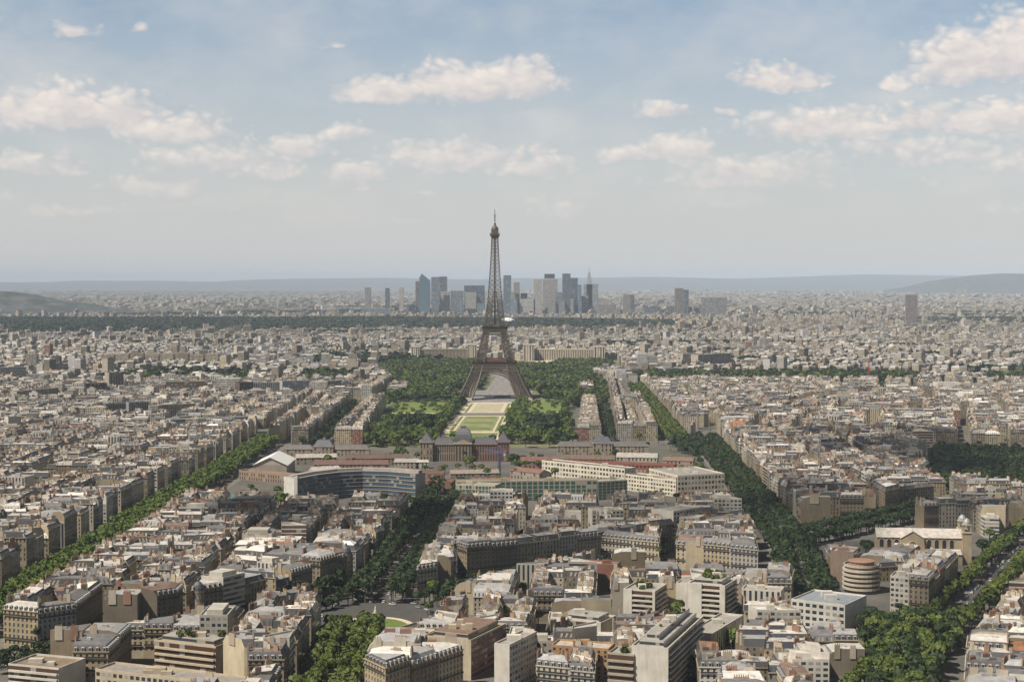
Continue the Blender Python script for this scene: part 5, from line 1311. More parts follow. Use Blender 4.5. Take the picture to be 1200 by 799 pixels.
def dome_hall():
    c = G(595, 381); root = thing('white_domed_hall', 'low brilliant white dome on the wood edge just right of the tower', 'hall', None, (*c, 0)); A = Acc(); A.rev((0, 0), [(41, 0), (40, 9), (34, 20), (25, 28), (13, 33), (.01, 35)], 28, M['paint'], (.85, .85, .84), .5); A.build('shell', root)
dome_hall()
def monument():
    c = G(440, 731); root = thing('monument', 'pale stone column monument with statue in the middle of the roundabout', 'monument', None, (*c, 0)); A = Acc(); sq = lambda k: [(-k, -k), (k, -k), (k, k), (-k, k)]
    A.prism(sq(3.4), 0, .8, M['plaster'], (.5, .46, .4)); A.prism(sq(2.4), .8, 2.0, M['plaster'], (.52, .48, .42)); A.frustum(sq(1.6), sq(1.2), 2.0, 6.2, M['plaster'], (.55, .51, .44)); A.prism(sq(1.5), 6.2, 6.7, M['plaster'], (.55, .51, .44)); A.build('pedestal', root)
    B = Acc(); B.rev((0, 0), [(.9, 6.7), (1.0, 7.4), (.75, 8.2), (.6, 9.0), (.62, 9.6), (.25, 10.0), (.34, 10.3), (.3, 10.7), (.01, 10.9)], 10, M['plaster'], (.6, .57, .5)); B.build('statue', root)
    for (x, y) in ((-2.6, -2.6), (2.6, -2.6), (2.6, 2.6), (-2.6, 2.6)):
        C = Acc(); C.rev((x, y), [(.5, 2.0 - 1.2), (.6, 1.4), (.4, 2.3), (.2, 2.6), (.28, 2.9), (.01, 3.1)], 8, M['plaster'], (.58, .54, .47)); C.build('statue', root)
monument()
def corner_dome(px, py, h, r_, lab):
    c = (px, py); root = thing('domed_turret', lab, 'turret', None, (*c, 0)); A = Acc(); Pn = ring((0, 0), r_, 14); [A.wall(Pn[k], Pn[(k + 1) % 14], 0, h, M['facade'], (.50, .43, .32), 1, 7, .5 * (k % 2)) for k in range(14)]; A.rev((0, 0), [(r_, h), (r_ * 1.08, h + .2), (r_ * 1.08, h + .7)], 14, M['plaster'], (.50, .43, .32)); A.build('wall', root)
    B = Acc(); B.rev((0, 0), [(r_, h + .7), (r_ * .98, h + 2.4), (r_ * .8, h + 4.2), (r_ * .45, h + 5.6), (r_ * .2, h + 6), (r_ * .2, h + 7.2), (.01, h + 8)], 14, M['slate'], (.10, .105, .12)); B.build('dome', root)
corner_dome(-180, 906, 21, 3.3, 'dark slate dome on the cream corner front left of the roundabout')
corner_dome(-108, 1029, 21, 3.3, 'dark slate dome on the corner nearest the roundabout trees')
def steeple(px, yb, yt, w_, lab, col=(.42, .37, .3), top=(.2, .2, .22), dome=False):
    c = G(px, yb); h = HT(yb, yt); root = thing('church_tower', lab, 'church tower', None, (*c, 0)); sq = lambda k: [(-k, -k), (k, -k), (k, k), (-k, k)]; A = Acc(); A.prism(sq(w_), 0, h * .68, M['plaster'], col); A.build('wall', root); B = Acc()
    if dome: B.rev((0, 0), [(w_ * 1.15, h * .68), (w_ * 1.1, h * .8), (w_ * .75, h * .9), (.01, h)], 12, M['plaster'], (.55, .5, .42))
    else: B.frustum(sq(w_), sq(w_ * .08), h * .68, h, M['slate'], top)
    B.build('spire', root)
steeple(1045, 419, 402, 9, 'domed pale church in the far right roofs', dome=True); steeple(1151, 424, 400, 6, 'slim church spire among the far right roofs'); steeple(135, 493, 470, 4, 'thin pale spire left of the yellowish slab'); steeple(1197, 402, 385, 14, 'brown square monument block at the far right edge', (.3, .26, .22))
def crane(px, yb, yt, col, lab, jib=38, ang=.3):
    c = G(px, yb); h = HT(yb, yt); root = thing('tower_crane', lab, 'crane', None, (*c, 0)); root.rotation_euler = (0, 0, ang); A = Acc(); m_ = M['paint']; q = 1.0
    for (x, y) in ((-q, -q), (q, -q), (q, q), (-q, q)): A.bar((x, y, 0), (x, y, h), .22, m_, col)
    z = 0
    while z < h - 3: A.bar((-q, -q, z), (q, -q, z + 3), .13, m_, col); A.bar((-q, q, z), (-q, -q, z + 3), .13, m_, col); A.bar((q, -q, z), (q, q, z + 3), .13, m_, col); z += 3
    A.build('mast', root); B = Acc()
    for y in (-.7, .7): B.bar((-12, y, h), (jib, y, h), .22, m_, col)
    B.bar((-12, 0, h + 1.6), (jib, 0, h + 1.2), .2, m_, col)
    for k in range(int((jib + 12) / 2.5)): x = -12 + k * 2.5; B.bar((x, -.7, h), (x + 1.25, 0, h + 1.5), .1, m_, col); B.bar((x + 1.25, 0, h + 1.5), (x + 2.5, .7, h), .1, m_, col)
    B.bar((0, 0, h), (0, 0, h + 7), .3, m_, col); B.bar((0, 0, h + 7), (jib * .7, 0, h + 1.4), .1, m_, col); B.bar((0, 0, h + 7), (-11, 0, h + 1.4), .1, m_, col); B.build('jib', root); C = Acc(); C.prism([(-12, -1), (-9, -1), (-9, 1), (-12, 1)], h - 2.4, h - .25, M['plaster'], (.4, .39, .37)); C.build('counterweight', root)
crane(585, 560, 530, (.10, .14, .28), 'blue tower crane in front of the military school', 26, 2.2); crane(1018, 452, 424, (.55, .05, .04), 'red tower crane rising from the right river trees', 30, 1.2)
# ------------------------------------------------------------------ the office towers on the horizon
DT = [  # x0, x1, top, style, colour, description
 (427.5,434.5,337,'vert',(.45,.44,.42),'slim pale tower left of the tower cluster'),(451.5,456.5,338,'curtain',(.12,.12,.14),'slim dark tower left of the tower cluster'),(468,473,337,'grid',(.6,.58,.55),'small pale tower left of the tower cluster'),
 (423,458,362,'curtain',(.3,.32,.34),'long low grey slab left of the tower cluster'),(487,494.5,330,'vert',(.22,.2,.2),'tall narrow brownish tower at the left of the cluster'),(505.5,514,325,'curtain',(.26,.28,.31),'left one of the tall twin dark towers'),(514.5,524,324.5,'curtain',(.13,.16,.2),'right one of the tall twin dark towers'),
 (516,527,342,'grid',(.55,.52,.49),'pale oval-looking tower in front of the twin towers'),(528,543,341,'curtain',(.25,.26,.29),'grey block between the pale tower and the navy one'),(544,568,335,'curtain',(.04,.055,.11),'broad navy blue tower left of the iron tower'),(545,558,343,'grid',(.56,.54,.5),'pale tower in front of the broad navy one'),(559,568.5,356,'curtain',(.2,.32,.34),'low teal glass block left of the iron tower'),(499,514,362,'bands',(.5,.48,.45),'low pale block under the twin towers'),
 (527,545,363,'bands',(.46,.42,.4),'low beige block under the pale tower'),(590,599,323,'curtain',(.18,.25,.3),'tall blue-green glass tower right of the iron tower'),(596,603,342,'grid',(.58,.56,.53),'pale stepped tower right of the glass tower'),(602,609,331,'vert',(.5,.47,.44),'tall beige tower second right of the iron tower'),(609,627,351,'bands',(.8,.8,.78),'bright white flat-roofed building amid the towers'),(604,622,356,'curtain',(.10,.11,.13),'dark low block amid the towers'),
 (624,642,361,'bands',(.58,.55,.5),'low pale block under the capped tower'),(625.5,635,327.5,'grid',(.6,.57,.53),'pale tower beside the black-capped one'),(636,653.5,327.5,'grid',(.5,.48,.46),'wide pale tower with black cap'),(651,665,343,'curtain',(.33,.34,.35),'grey block right of the black-capped tower'),(659,668.5,321,'curtain',(.10,.12,.15),'tall dark tower behind the curved blue one'),(667,677,326,'curtain',(.055,.085,.15),'tall dark blue glass tower'),(665,675,351,'grid',(.5,.48,.46),'light low tower in front of the dark blue one'),
 (677.5,681.5,334,'curtain',(.25,.32,.38),'thin glass tower right of the dark blue one'),(684,701,333,'bands',(.46,.54,.60),'broad pale blue glass tower at the right of the cluster'),(684,700,359,'bands',(.45,.43,.42),'low grey block under the pale blue tower'),(701,722,357,'bands',(.40,.33,.29),'brownish low block right of the cluster'),(730,739,345,'vert',(.46,.42,.38),'lone grey tower with pale front right of the cluster'),(739.2,743.5,346,'curtain',(.10,.09,.09),'narrow dark back tower attached behind the lone grey one'),
 (756,774,360,'curtain',(.12,.16,.19),'dark low glass block, left of the low trio'),(781,791,359,'curtain',(.13,.14,.17),'dark low glass block, middle of the low trio'),(791,801,338,'vert',(.33,.27,.24),'brown tall tower at the right outskirts'),(801,807,340,'curtain',(.10,.11,.13),'dark tall tower joined to the brown one'),(801,811,360,'curtain',(.15,.16,.19),'dark block at the foot of the brown tower'),(812,819,358,'grid',(.45,.42,.4),'small beige block right of the brown tower'),(820,834,357,'curtain',(.07,.10,.14),'dark blue low block at the right outskirts'),(822,852,349,'bands',(.36,.35,.36),'wide grey slab behind the dark blue block')]
for i, (x0, x1, yt, stl, cl, lab) in enumerate(DT):
    yb = 371 if x1 - x0 < 20 or yt < 345 else 372
    modern('office_tower' if yt < 350 else 'office_block', lab, (x0, yb + (i % 3) * .35, x1, yb + (i % 3) * .35), yt, 32, front=stl, side=stl, col=cl, cw=5, cabins=0 if yt > 350 else 1, parapet=2, roofcol=(.4, .4, .4), floors=max(3, int((yb - yt) * .9)), group='far office towers on the horizon')
FILL = [(462,470,360),(476,486,357),(530,540,351),(552,566,349),(570,577,357),(583,590,352),(610,618,344),(617,624,349),(627,634,351),(655,662,353),(672,684,356),(680,690,347),(696,706,352),(706,714,360),(718,727,361),(744,752,361),(536,543,346),(598,606,350)]
_g = random.Random(21)
for i, (x0, x1, yt) in enumerate(sorted(FILL)):
    modern('office_block', '%s of the lower blocks between the tall office towers, counted from the left' % ordinal(i), (x0, 371.2 + (i % 4) * .2, x1, 371.2 + (i % 4) * .2), yt, 26, front=_g.choice(['curtain', 'grid', 'bands']), side='curtain', col=_g.choice([(.45,.47,.5),(.2,.26,.32),(.58,.57,.55),(.3,.33,.36),(.12,.16,.22)]), cw=5, cabins=0, parapet=1.5, floors=9, group='lower office blocks on the horizon')
def special_towers():
    a, b = G(491.5, 371.6), G(504, 371.6); L = dist(a, b); hl, hr = HT(371.6, 320.5), HT(371.6, 329)
    root = thing('office_tower', 'blue glass tower with sharply sloped pointed top at the left of the cluster', 'office tower', 'far office towers on the horizon', (*a, 0)); A = Acc(); col = (.10, .17, .23); y1 = 34
    A.face([(0, 0, 0), (L, 0, 0), (L, 0, hr), (L * .22, 0, hl), (0, 0, hl * .9)], M['paint'], col); A.face([(L, 0, 0), (L, y1, 0), (L, y1, hr), (L, 0, hr)], M['paint'], col); A.face([(0, y1, 0), (0, 0, 0), (0, 0, hl * .9), (0, y1, hl * .9)], M['paint'], (.3, .36, .4)); A.face([(L, y1, 0), (0, y1, 0), (0, y1, hl * .9), (L * .22, y1, hl), (L, y1, hr)], M['paint'], col)
    A.face([(0, 0, hl * .9), (L * .22, 0, hl), (L * .22, y1, hl), (0, y1, hl * .9)], M['paint'], (.4, .45, .5)); A.face([(L * .22, 0, hl), (L, 0, hr), (L, y1, hr), (L * .22, y1, hl)], M['paint'], (.4, .45, .5)); A.build('wall', root)
    a, b = G(687.5, 371), G(694, 371); L = dist(a, b); h1, h2 = HT(371, 317), HT(371, 333); root = thing('office_tower', 'pale glass tower with slanted crown and spire, tallest at the right of the cluster', 'office tower', 'far office towers on the horizon', (*a, 0)); A = Acc(); col = (.36, .42, .47)
    A.prism([(0, 0), (L, 0), (L, 30), (0, 30)], 0, h2, M['paint'], col); A.build('wall', root); B = Acc()
    B.frustum([(0, 0), (L, 0), (L, 30), (0, 30)], [(L * .3, 5), (L * .62, 5), (L * .62, 20), (L * .3, 20)], h2, h1 * .965, M['paint'], col); B.bar((L * .45, 10, h1 * .96), (L * .45, 10, h1 + 16), 1.4, M['paint'], col); B.build('spire', root)
    a, b = G(638, 371.5), G(650, 371.5); a = (a[0], a[1] + 4); L = dist(a, b); h0, h1 = HT(371.5, 327) + 3, HT(371.5, 321); root = thing('rooftop_block', 'black cap block on top of the wide pale tower', 'rooftop block', None, (a[0], a[1], h0)); A = Acc(); A.prism([(0, 0), (L, 0), (L, 22), (0, 22)], 0, h1 - h0, M['vert'], (.05, .045, .045)); A.build('wall', root)
special_towers()
modern('hotel_tower', 'lone tall pinkish-brown tower standing by itself at the far right', (1061.5, 384, 1075, 384), 345.5, 20, front='vert', side='curtain', col=(.40, .32, .29), cw=4, floors=34, cabins=1, cat='tower')
# scattered pale high-rises left of the towers and in the far plain
_g = random.Random(9)
HR = [(163,345,347),(150,352,346),(259,341.5,338),(290,352,343),(312,355,348),(325,354,348),(336,356,349),(373,357,349),(395,356,349),(412,358,351),(440,355,349),(447,356,348),(911,337+16,336+4),(919,353,341),(1003,352,341),(1012,352,342),(1020,353,343),(1130,350,338),(1122,352,340),(868,362,352),(878,361,353),(892,364,356),(1040,372,364),(980,374,367),(955,360,352)]
for i, (x, yb, yt) in enumerate(HR):
    w_ = _g.uniform(3.2, 5.5); side_ = 'left' if x < 600 else 'right'
    modern('apartment_tower', '%s pale far high-rise counted from the left across the hazy plain' % ordinal(sorted(h[0] for h in HR).index(x)), (x, yb + 1.5, x + w_, yb + 1.5), yt, 18, front='grid', side='grid', col=(.66, .62, .57), cabins=0, floors=8, group='pale high-rises in the hazy plain', parapet=0)

# ------------------------------------------------------------------ hills on the horizon
def hill(name, pts, D, depth, seed, mat='hill', rough=6):
    g_ = random.Random(seed); A = Acc(); xs = []
    for (x0, y0), (x1, y1) in zip(pts, pts[1:]):
        n = max(1, int((x1 - x0) / 8)); xs += [(x0 + (x1 - x0) * k / n, y0 + (y1 - y0) * k / n) for k in range(n)]
    xs.append(pts[-1]); rows = []
    for f in (-1, -.7, -.4, -.15, 0, .3, .8):
        rw = []
        for i, (x, y) in enumerate(xs):
            X = (x - 600) / FPX * D; h = CAMH - (y - HOR) * D / FPX; k = max(0, 1 - abs(f)) ** 1.3 if f < 0 else 1 - f
            z = h * k * (1 if f == 0 else g_.uniform(.85, 1.05)) + g_.uniform(-rough, rough) * (.3 if f == 0 else 1)
            rw.append((X, D + f * depth + g_.uniform(-.04, .04) * depth, max(-.5 if f in (-1, .8) else 1, z if f not in (-1,) else -.5)))
        rows.append(rw)
    for r0, r1 in zip(rows, rows[1:]):
        for i in range(len(xs) - 1): A.face([r0[i], r0[i + 1], r1[i + 1], r1[i]], M[mat])
    o = A.build(name, smooth=True); o['kind'] = 'structure'
hill('hills', [(-60, 330.7), (60, 330.5), (85, 329), (190, 329), (250, 330), (290, 328), (350, 326.5), (450, 325.5), (560, 327.5), (600, 326), (700, 325.5), (760, 324.5), (860, 326.5), (930, 324.5), (1010, 321.5), (1080, 322.5), (1130, 323), (1260, 324)], 45000, 8000, 1)
hill('hills', [(1040, 342), (1068, 335), (1090, 329.5), (1115, 326), (1140, 322.5), (1175, 320.3), (1260, 322)], 26000, 3000, 2)
hill('hills', [(-60, 343), (-10, 341), (10, 341.5), (25, 343), (45, 346), (62, 349), (85, 352.5), (115, 357), (150, 364), (190, 369)], 9300, 900, 3, 'hill', 5)
# low gabled halls of the military quarter
def shed(i, px, h, depth, rise, wallc, roofc, lab):
    P = quad_px(*px, depth); a = P[0]; root = thing('military_hall', lab, 'hall', 'low halls of the military quarter', (*a, 0)); q = [(p[0] - a[0], p[1] - a[1]) for p in P]
    A = Acc(); L = dist(q[0], q[1])
    for k in range(4): A.wall(q[k], q[(k + 1) % 4], 0, h, M['facade'], wallc, max(1, int(dist(q[k], q[(k + 1) % 4]) / 4)), 2)
    m0, m1 = lerp(q[0], q[3], .5), lerp(q[1], q[2], .5); A.face([(*q[3], h), (*q[0], h), (*m0, h + rise)], M['plaster'], wallc); A.face([(*q[1], h), (*q[2], h), (*m1, h + rise)], M['plaster'], wallc); A.build('wall', root)
    B = Acc(); e = vinset(q, [-.5] * 4) or q; B.face([(*e[0], h - .2), (*e[1], h - .2), (*m1, h + rise + .1), (*m0, h + rise + .1)], M['zinc'], roofc); B.face([(*e[2], h - .2), (*e[3], h - .2), (*m0, h + rise + .1), (*m1, h + rise + .1)], M['zinc'], roofc); ro = B.build('roof', root)
    for k in range(int(L / 14)):
        C = Acc(); c = lerp(m0, m1, (k + .5) / max(1, int(L / 14))); C.prism([(c[0] - .5, c[1] - 1), (c[0] + .5, c[1] - 1), (c[0] + .5, c[1] + 1), (c[0] - .5, c[1] + 1)], h + rise * .6, h + rise + 1.8, M['plaster'], (.32, .22, .16)); C.build('chimney', ro)
for i, (px, h, d_, rs, wc_, rc_, lab) in enumerate([
    ((347, 545, 395, 544), 8, 22, 3, (.4, .34, .27), (.46, .42, .38), 'hall with pale roof behind the tented hall'),
    ((368, 553, 455, 553), 8, 14, 4, (.3, .2, .15), (.17, .10, .085), 'long hall with dark red-brown roof, above the curved office building'),
    ((405, 546, 480, 545), 8, 13, 4, (.36, .28, .2), (.15, .10, .085), 'dark-roofed hall between the left annex and the red-brown one'),
    ((368, 562, 400, 560), 9, 16, 3, (.5, .47, .43), (.50, .48, .46), 'hall with light grey roof near the tented hall'),
    ((462, 549, 490, 549), 7, 16, 3, (.45, .4, .33), (.40, .37, .34), 'small pale hall left of the military school'),
    ((437, 561, 482, 561), 7, 14, 3, (.30, .2, .16), (.20, .12, .10), 'brown-roofed hall directly behind the curved office building'),
    ((532, 574, 600, 573), 7, 16, 3, (.33, .27, .22), (.28, .15, .11), 'rust-roofed hall behind the green-glazed ministry, left one'),
    ((602, 575, 690, 574), 7, 14, 3, (.33, .27, .22), (.24, .13, .10), 'rust-roofed hall behind the green-glazed ministry, right one'),
    ((528, 563, 585, 562), 7, 14, 3, (.34, .28, .23), (.33, .27, .23), 'grey-brown hall in front of the military school'),
    ((598, 560, 632, 564), 8, 16, 3, (.38, .32, .26), (.25, .14, .11), 'hall at the left end of the cream stepped barracks'),
    ((610, 549, 655, 549), 8, 14, 4, (.35, .2, .15), (.22, .11, .09), 'dark red hall between the school and the right annex'),
    ((660, 546, 720, 547), 8, 13, 4, (.4, .3, .22), (.17, .12, .10), 'dark-roofed hall just below the right annex'),
    ((722, 545, 770, 546), 9, 18, 4, (.5, .45, .38), (.44, .41, .38), 'pale-roofed hall below the right end of the annex'),
    ((776, 548, 812, 549), 8, 18, 3, (.42, .33, .27), (.26, .16, .13), 'brownish hall beside the right avenue trees'),
    ((488, 549, 502, 549), 7, 9, 2, (.6, .57, .5), (.5, .48, .45), 'little white hall by the left pavilion of the school'),
    ((400, 572, 432, 570), 6, 10, 2, (.4, .35, .3), (.30, .26, .23), 'low grey hall in the yard of the curved office')]):
    shed(i, px, h, d_, rs, wc_, rc_, lab)
# ------------------------------------------------------------------ planting
def along(key, offs, step, r_, h, tone, place, jit=1.2):
    pts = AV[key][0]
    for off in offs:
        for (a, b) in zip(pts, pts[1:]):
            L = dist(a, b); nx, ny = -(b[1] - a[1]) / L * off, (b[0] - a[0]) / L * off
            tree_row((a[0] + nx, a[1] + ny), (b[0] + nx, b[1] + ny), step, r_, h, tone, place, jit, .04)
along('left', (-10, -3.3, 3.3, 10), 8.0, 4.8, 13.5, 'leafb', 'left avenue')
along('saxe', (-15.5, -8, 8.5, 15.5), 8, 4.6, 14, 'leafd', 'centre avenue')
along('south', (-13, -6, 5, 12), 7.5, 4.8, 14, 'leaf', 'garden strip below the roundabout')
along('diagl', (-9, 8), 6, 3.8, 9, 'leafd', 'diagonal street left of the roundabout')
along('diagr', (-6.5, 6), 6, 3.6, 9, 'leafd', 'short street right of the roundabout')
along('right', (-12.5, -6, 6, 12.5), 8, 4.8, 13.5, 'leafd', 'right avenue')
along('branch', (-14, -9, 9, 14), 6.5, 4.4, 11, 'leafd', 'branch avenue beside the church')
along('boul', (-11.5, 12), 8.5, 4.8, 12, 'leaf', 'boulevard in the lower right')
along('bourd', (-9, -3, 9), 9, 5.0, 13, 'leaf', 'avenue right of the park')
along('suffl', (-6, 6), 9, 4.4, 12, 'leafd', 'street left of the park')
for (a, b) in ((-135, 958), (-122, 975)), ((-112, 978), (-98, 996)): pass
grove([(-145, 955), (-120, 962), (-108, 995), (-106, 1020), (-122, 985)], 8, 5, 14, 'leafd', 'roundabout')
grove(PARKS['garden'], 9, 5.6, 15, 'leafd', 'garden left of the boulevard', tones=(['leafd', 'leaf'], [3, 2]))
grove(PARKS['invalides'], 11, 6, 14, 'leafd', 'dark park at the right edge', dens=.9)
for (x, y, n, sp, tn) in [(648, 652, 5, 10, 'leafd'), (622, 635, 4, 10, 'leafd'), (872, 765, 6, 16, 'leaf'), (815, 795, 3, 8, 'leaf'), (660, 672, 5, 14, 'leafd'), (700, 610, 3, 12, 'leafd'), (1165, 650, 12, 22, 'leafd'), (1182, 640, 6, 12, 'leafd'), (1020, 650, 3, 10, 'leafd'), (780, 648, 5, 16, 'leafd'), (840, 640, 6, 14, 'leafd'), (470, 598, 12, 34, 'leafd'), (515, 600, 12, 26, 'leafd'), (500, 538, 4, 12, 'leaf'), (470, 538, 5, 10, 'leafb'), (550, 547, 4, 10, 'leaf'), (605, 545, 6, 18, 'leafd'), (695, 545, 5, 14, 'leaf'), (860, 540, 8, 24, 'leafd'), (330, 590, 10, 34, 'leafb'), (390, 545, 3, 14, 'leafb'), (295, 590, 6, 20, 'leafb')]:
    c = G(x, y)
    for _ in range(n): tree_at(c[0] + rng.uniform(-sp, sp) * .5, c[1] + rng.uniform(-sp, sp) * .8, rng.uniform(3.4, 5.5), rng.uniform(9, 14), tn, 'courtyards')
# the long park: open axis in the middle, lawns left and right
AX = [(axis(1935) - 42, 1935), (axis(1935) + 42, 1935), (-12, 2600), (axis(2640) + 46, 2640), (50, 2870), (12, 2880), (12, 3600), (-62, 3600), (-60, 2880), (-95, 2870), (axis(2640) - 46, 2640)]
AX = [(axis(1930) - 42, 1930), (axis(1930) + 42, 1930), (axis(2600) + 42, 2600), (58, 2640), (44, 2870), (2, 2890), (2, 3620), (-54, 3620), (-54, 2890), (-104, 2870), (-112, 2640), (axis(2600) - 42, 2600)]
LW1 = [(-186, 2200), (-94, 2200), (-90, 2600), (-190, 2600)]; LW2 = [(-4, 2230), (70, 2230), (92, 2620), (10, 2620)]
HL = [AX, LW1, LW2, [(76, 1946), (112, 1946), (134, 2466), (104, 2466)], [(112, 2725), (150, 2725), (150, 2860), (112, 2860)], [(-222, 2730), (-176, 2730), (-176, 2840), (-218, 2840)], [(-230, 1920), (-176, 1920), (-190, 2490), (-230, 2490)], [(-112, 1895), (74, 1895), (74, 1925), (-112, 1925)], [(185, 2700), (235, 2700), (235, 3600), (190, 3600)]]
grove(CDM, 10.5, 6.2, 16, 'leaf', 'long park', HL, .84, (['leaf', 'leafd', 'leafb'], [4, 3.5, 4]))
grove(LW1, 15, 3.4, 6, 'leafb', 'long park', (), .38); grove(LW2, 15, 3.4, 6, 'leafb', 'long park', (), .38)
for i in range(6): grove([(axis(2000) - 62, 1990), (axis(2000) - 43, 1990), (axis(2600) - 43, 2600), (axis(2600) - 58, 2600)], 9, 4.8, 12, 'leafb', 'long park') if i == 0 else None
grove([(axis(2000) + 44, 1990), (axis(2000) + 62, 1990), (axis(2600) + 58, 2600), (axis(2600) + 44, 2600)], 9, 4.8, 12, 'leafb', 'long park')
grove([(22, 2010), (60, 2010), (60, 2140), (20, 2140)], 9, 8, 22, 'leafd', 'long park'); grove([(-150, 2020), (-105, 2020), (-105, 2120), (-150, 2120)], 9, 8, 22, 'leafd', 'long park')
grove([(-300, 3490), (-70, 3490), (-60, 3840), (-290, 3840)], 12, 7, 14, 'leaf', 'palace gardens', (), .92, (['leaf', 'leafd', 'leafb'], [4, 3, 1.5]))
grove([(84, 3480), (232, 3480), (235, 3840), (150, 3840), (110, 3840)], 12, 7, 14, 'leaf', 'palace gardens', (), .92, (['leaf', 'leafd'], [4, 3]))
for o_ in (-5, 5): tree_row((120 + o_, 1965), (141 + o_, 2460), 9, 4.6, 12, 'leafd', 'long park')
grove([(86, 2485), (148, 2485), (186, 3190), (170, 3400), (140, 3000)], 10.5, 6, 15, 'leaf', 'long park', [(112, 2725), (150, 2725), (150, 2860), (112, 2860)] and [[(112, 2725), (150, 2725), (150, 2860), (112, 2860)]], .9, (['leaf', 'leafd'], [1, 1]))
grove([(192, 1800), (226, 1800), (236, 1960), (190, 1940)], 10, 5.2, 13, 'leafd', 'right avenue')
for (a_, b_) in ((G(440, 541), G(490, 541)), (G(600, 541), G(655, 541)), (G(660, 540), G(770, 541)), (G(345, 549), G(365, 549)), (G(500, 556), G(640, 548)), (G(820, 548), G(826, 575))): tree_row(a_, b_, 15, 4.2, 10, 'leaf', 'courtyards', 5, .25)
for B_ in BELTS: grove(B_, 13, 8.5, 21, 'leafd', 'river bank', (), .86, (['leafd', 'leaf'], [2, 1]))
# river banks
for (pts, wd) in (([G(760, 447), G(900, 449), G(1060, 453)], 46), ([G(1128, 453), G(1200, 454)], 70), ([G(378, 448), G(432, 444)], 80), ([G(160, 451), G(192, 450)], 60), ([G(285, 449), G(300, 449)], 40), ([G(210, 448), G(250, 448)], 30), ([G(20, 458), G(45, 457)], 60), ([G(1030, 448), G(1060, 447)], 80)):
    S = strip(pts, wd); grove(S, 13, 7.5, 17, 'leafd', 'river bank', (), .9, (['leafd', 'leaf'], [3, 1]))
for (x, y, n, sp, tn) in [(975, 437, 40, 130, 'leafd'), (1115, 446, 14, 60, 'leafd'), (835, 447, 10, 40, 'leafb'), (525, 416, 60, 200, 'leaf'), (925, 480, 14, 60, 'leafd'), (1000, 439, 20, 60, 'leafd'), (8, 500, 30, 70, 'leafd'), (40, 452, 16, 60, 'leaf'), (560, 420, 20, 60, 'leaf')]:
    c = G(x, y)
    for _ in range(n): tree_at(c[0] + rng.uniform(-sp, sp) * .5, c[1] + rng.uniform(-sp, sp) * .6, rng.uniform(6, 8), rng.uniform(12, 17), tn, 'far squares')
random_court = random.Random(4)
for _ in range(520):                              # single trees in courtyards
    y = random_court.uniform(820, 3100); x = random_court.uniform(-.33, .33) * y
    if any(inside((x, y), S) for S in SEP): continue
    tree_at(x, y, random_court.uniform(2.8, 4.6), random_court.uniform(8, 17), random_court.choice(['leaf', 'leafd', 'leafb']), 'courtyards')
TREES.sort(key=lambda t_: t_[1]); NIND = 290
CM = {}
for tone in ('leaf', 'leafb', 'leafd'):
    for i, (V, F) in enumerate(CROWN):
        A = Acc(); A.blob(V, F, M[tone], (.05, .08, .02)); CM[tone, i] = A.mesh('crown')
TR = Acc(); TR.rev((0, 0), [(.42, 0), (.3, .35), (.26, 1.0)], 7, M['bark'], (.1, .08, .05))
for k in range(4): TR.bar((0, 0, .75), (cos(k * 1.7) * 2.2, sin(k * 1.7) * 2.2, 1.25), .09, M['bark'])
TRM = TR.mesh('trunk')
PL = {'left avenue': 'bright green plane tree in the dense double row of the left avenue', 'centre avenue': 'dark green tree in the rows of the centre avenue', 'garden strip below the roundabout': 'green tree in the garden strip below the roundabout',
      'diagonal street left of the roundabout': 'clipped dark tree in the row of the diagonal street left of the roundabout', 'short street right of the roundabout': 'clipped dark tree of the short hedge-like row right of the roundabout', 'right avenue': 'dark green tree of the broad right avenue', 'branch avenue beside the church': 'clipped tree in the hedge-like rows of the branch avenue', 'boulevard in the lower right': 'green tree lining the boulevard in the lower right',
      'roundabout': 'dark tree clustered by the left side of the roundabout', 'garden left of the boulevard': 'large dark tree in the garden left of the boulevard', 'courtyards': 'green tree standing between the houses in a courtyard'}
WD = Acc(weld=False); ti = 0; used = 0
for (x, y, r_, h, tone, place) in TREES:
    px, py = PX(x, y, h)
    if used < NIND and py < 800 and -8 < px < 1208:
        root = thing('tree', PL.get(place, 'green tree of the ' + place), 'tree', 'trees of the ' + place, (x, y, 0)); root.rotation_euler = (0, 0, rng.uniform(0, 6.28))
        tr = link('trunk', TRM, root); tr.scale = (1, 1, h * .5); cr = link('crown', CM[tone, rng.randrange(6)], root); cr.location = (0, 0, h - r_ * 1.05); cr.scale = (r_, r_, r_ * 1.15); used += 1
    else:
        lib = CROWNM if y < 2500 else CROWNF if y < 4200 else CROWNL; V, F = lib[rng.randrange(8)]; th = rng.uniform(0, 6.28); c_, s_ = cos(th), sin(th)
        V2 = np.stack([(V[:, 0] * c_ - V[:, 1] * s_) * r_ + x, (V[:, 0] * s_ + V[:, 1] * c_) * r_ + y, V[:, 2] * r_ * 1.1 + h - r_ * 1.0], 1)
        WD.blob(V2, F, M[tone], (.05, .08, .02))
        if y < 2200: WD.bar((x, y, 0), (x, y, h * .6), .35, M['bark'])
print('trees', len(TREES), 'individual', used)
wo_ = WD.build('park_woodland'); tag(wo_, 'dense green tree canopy of the long park, far avenues and river banks', 'trees', kind='stuff')
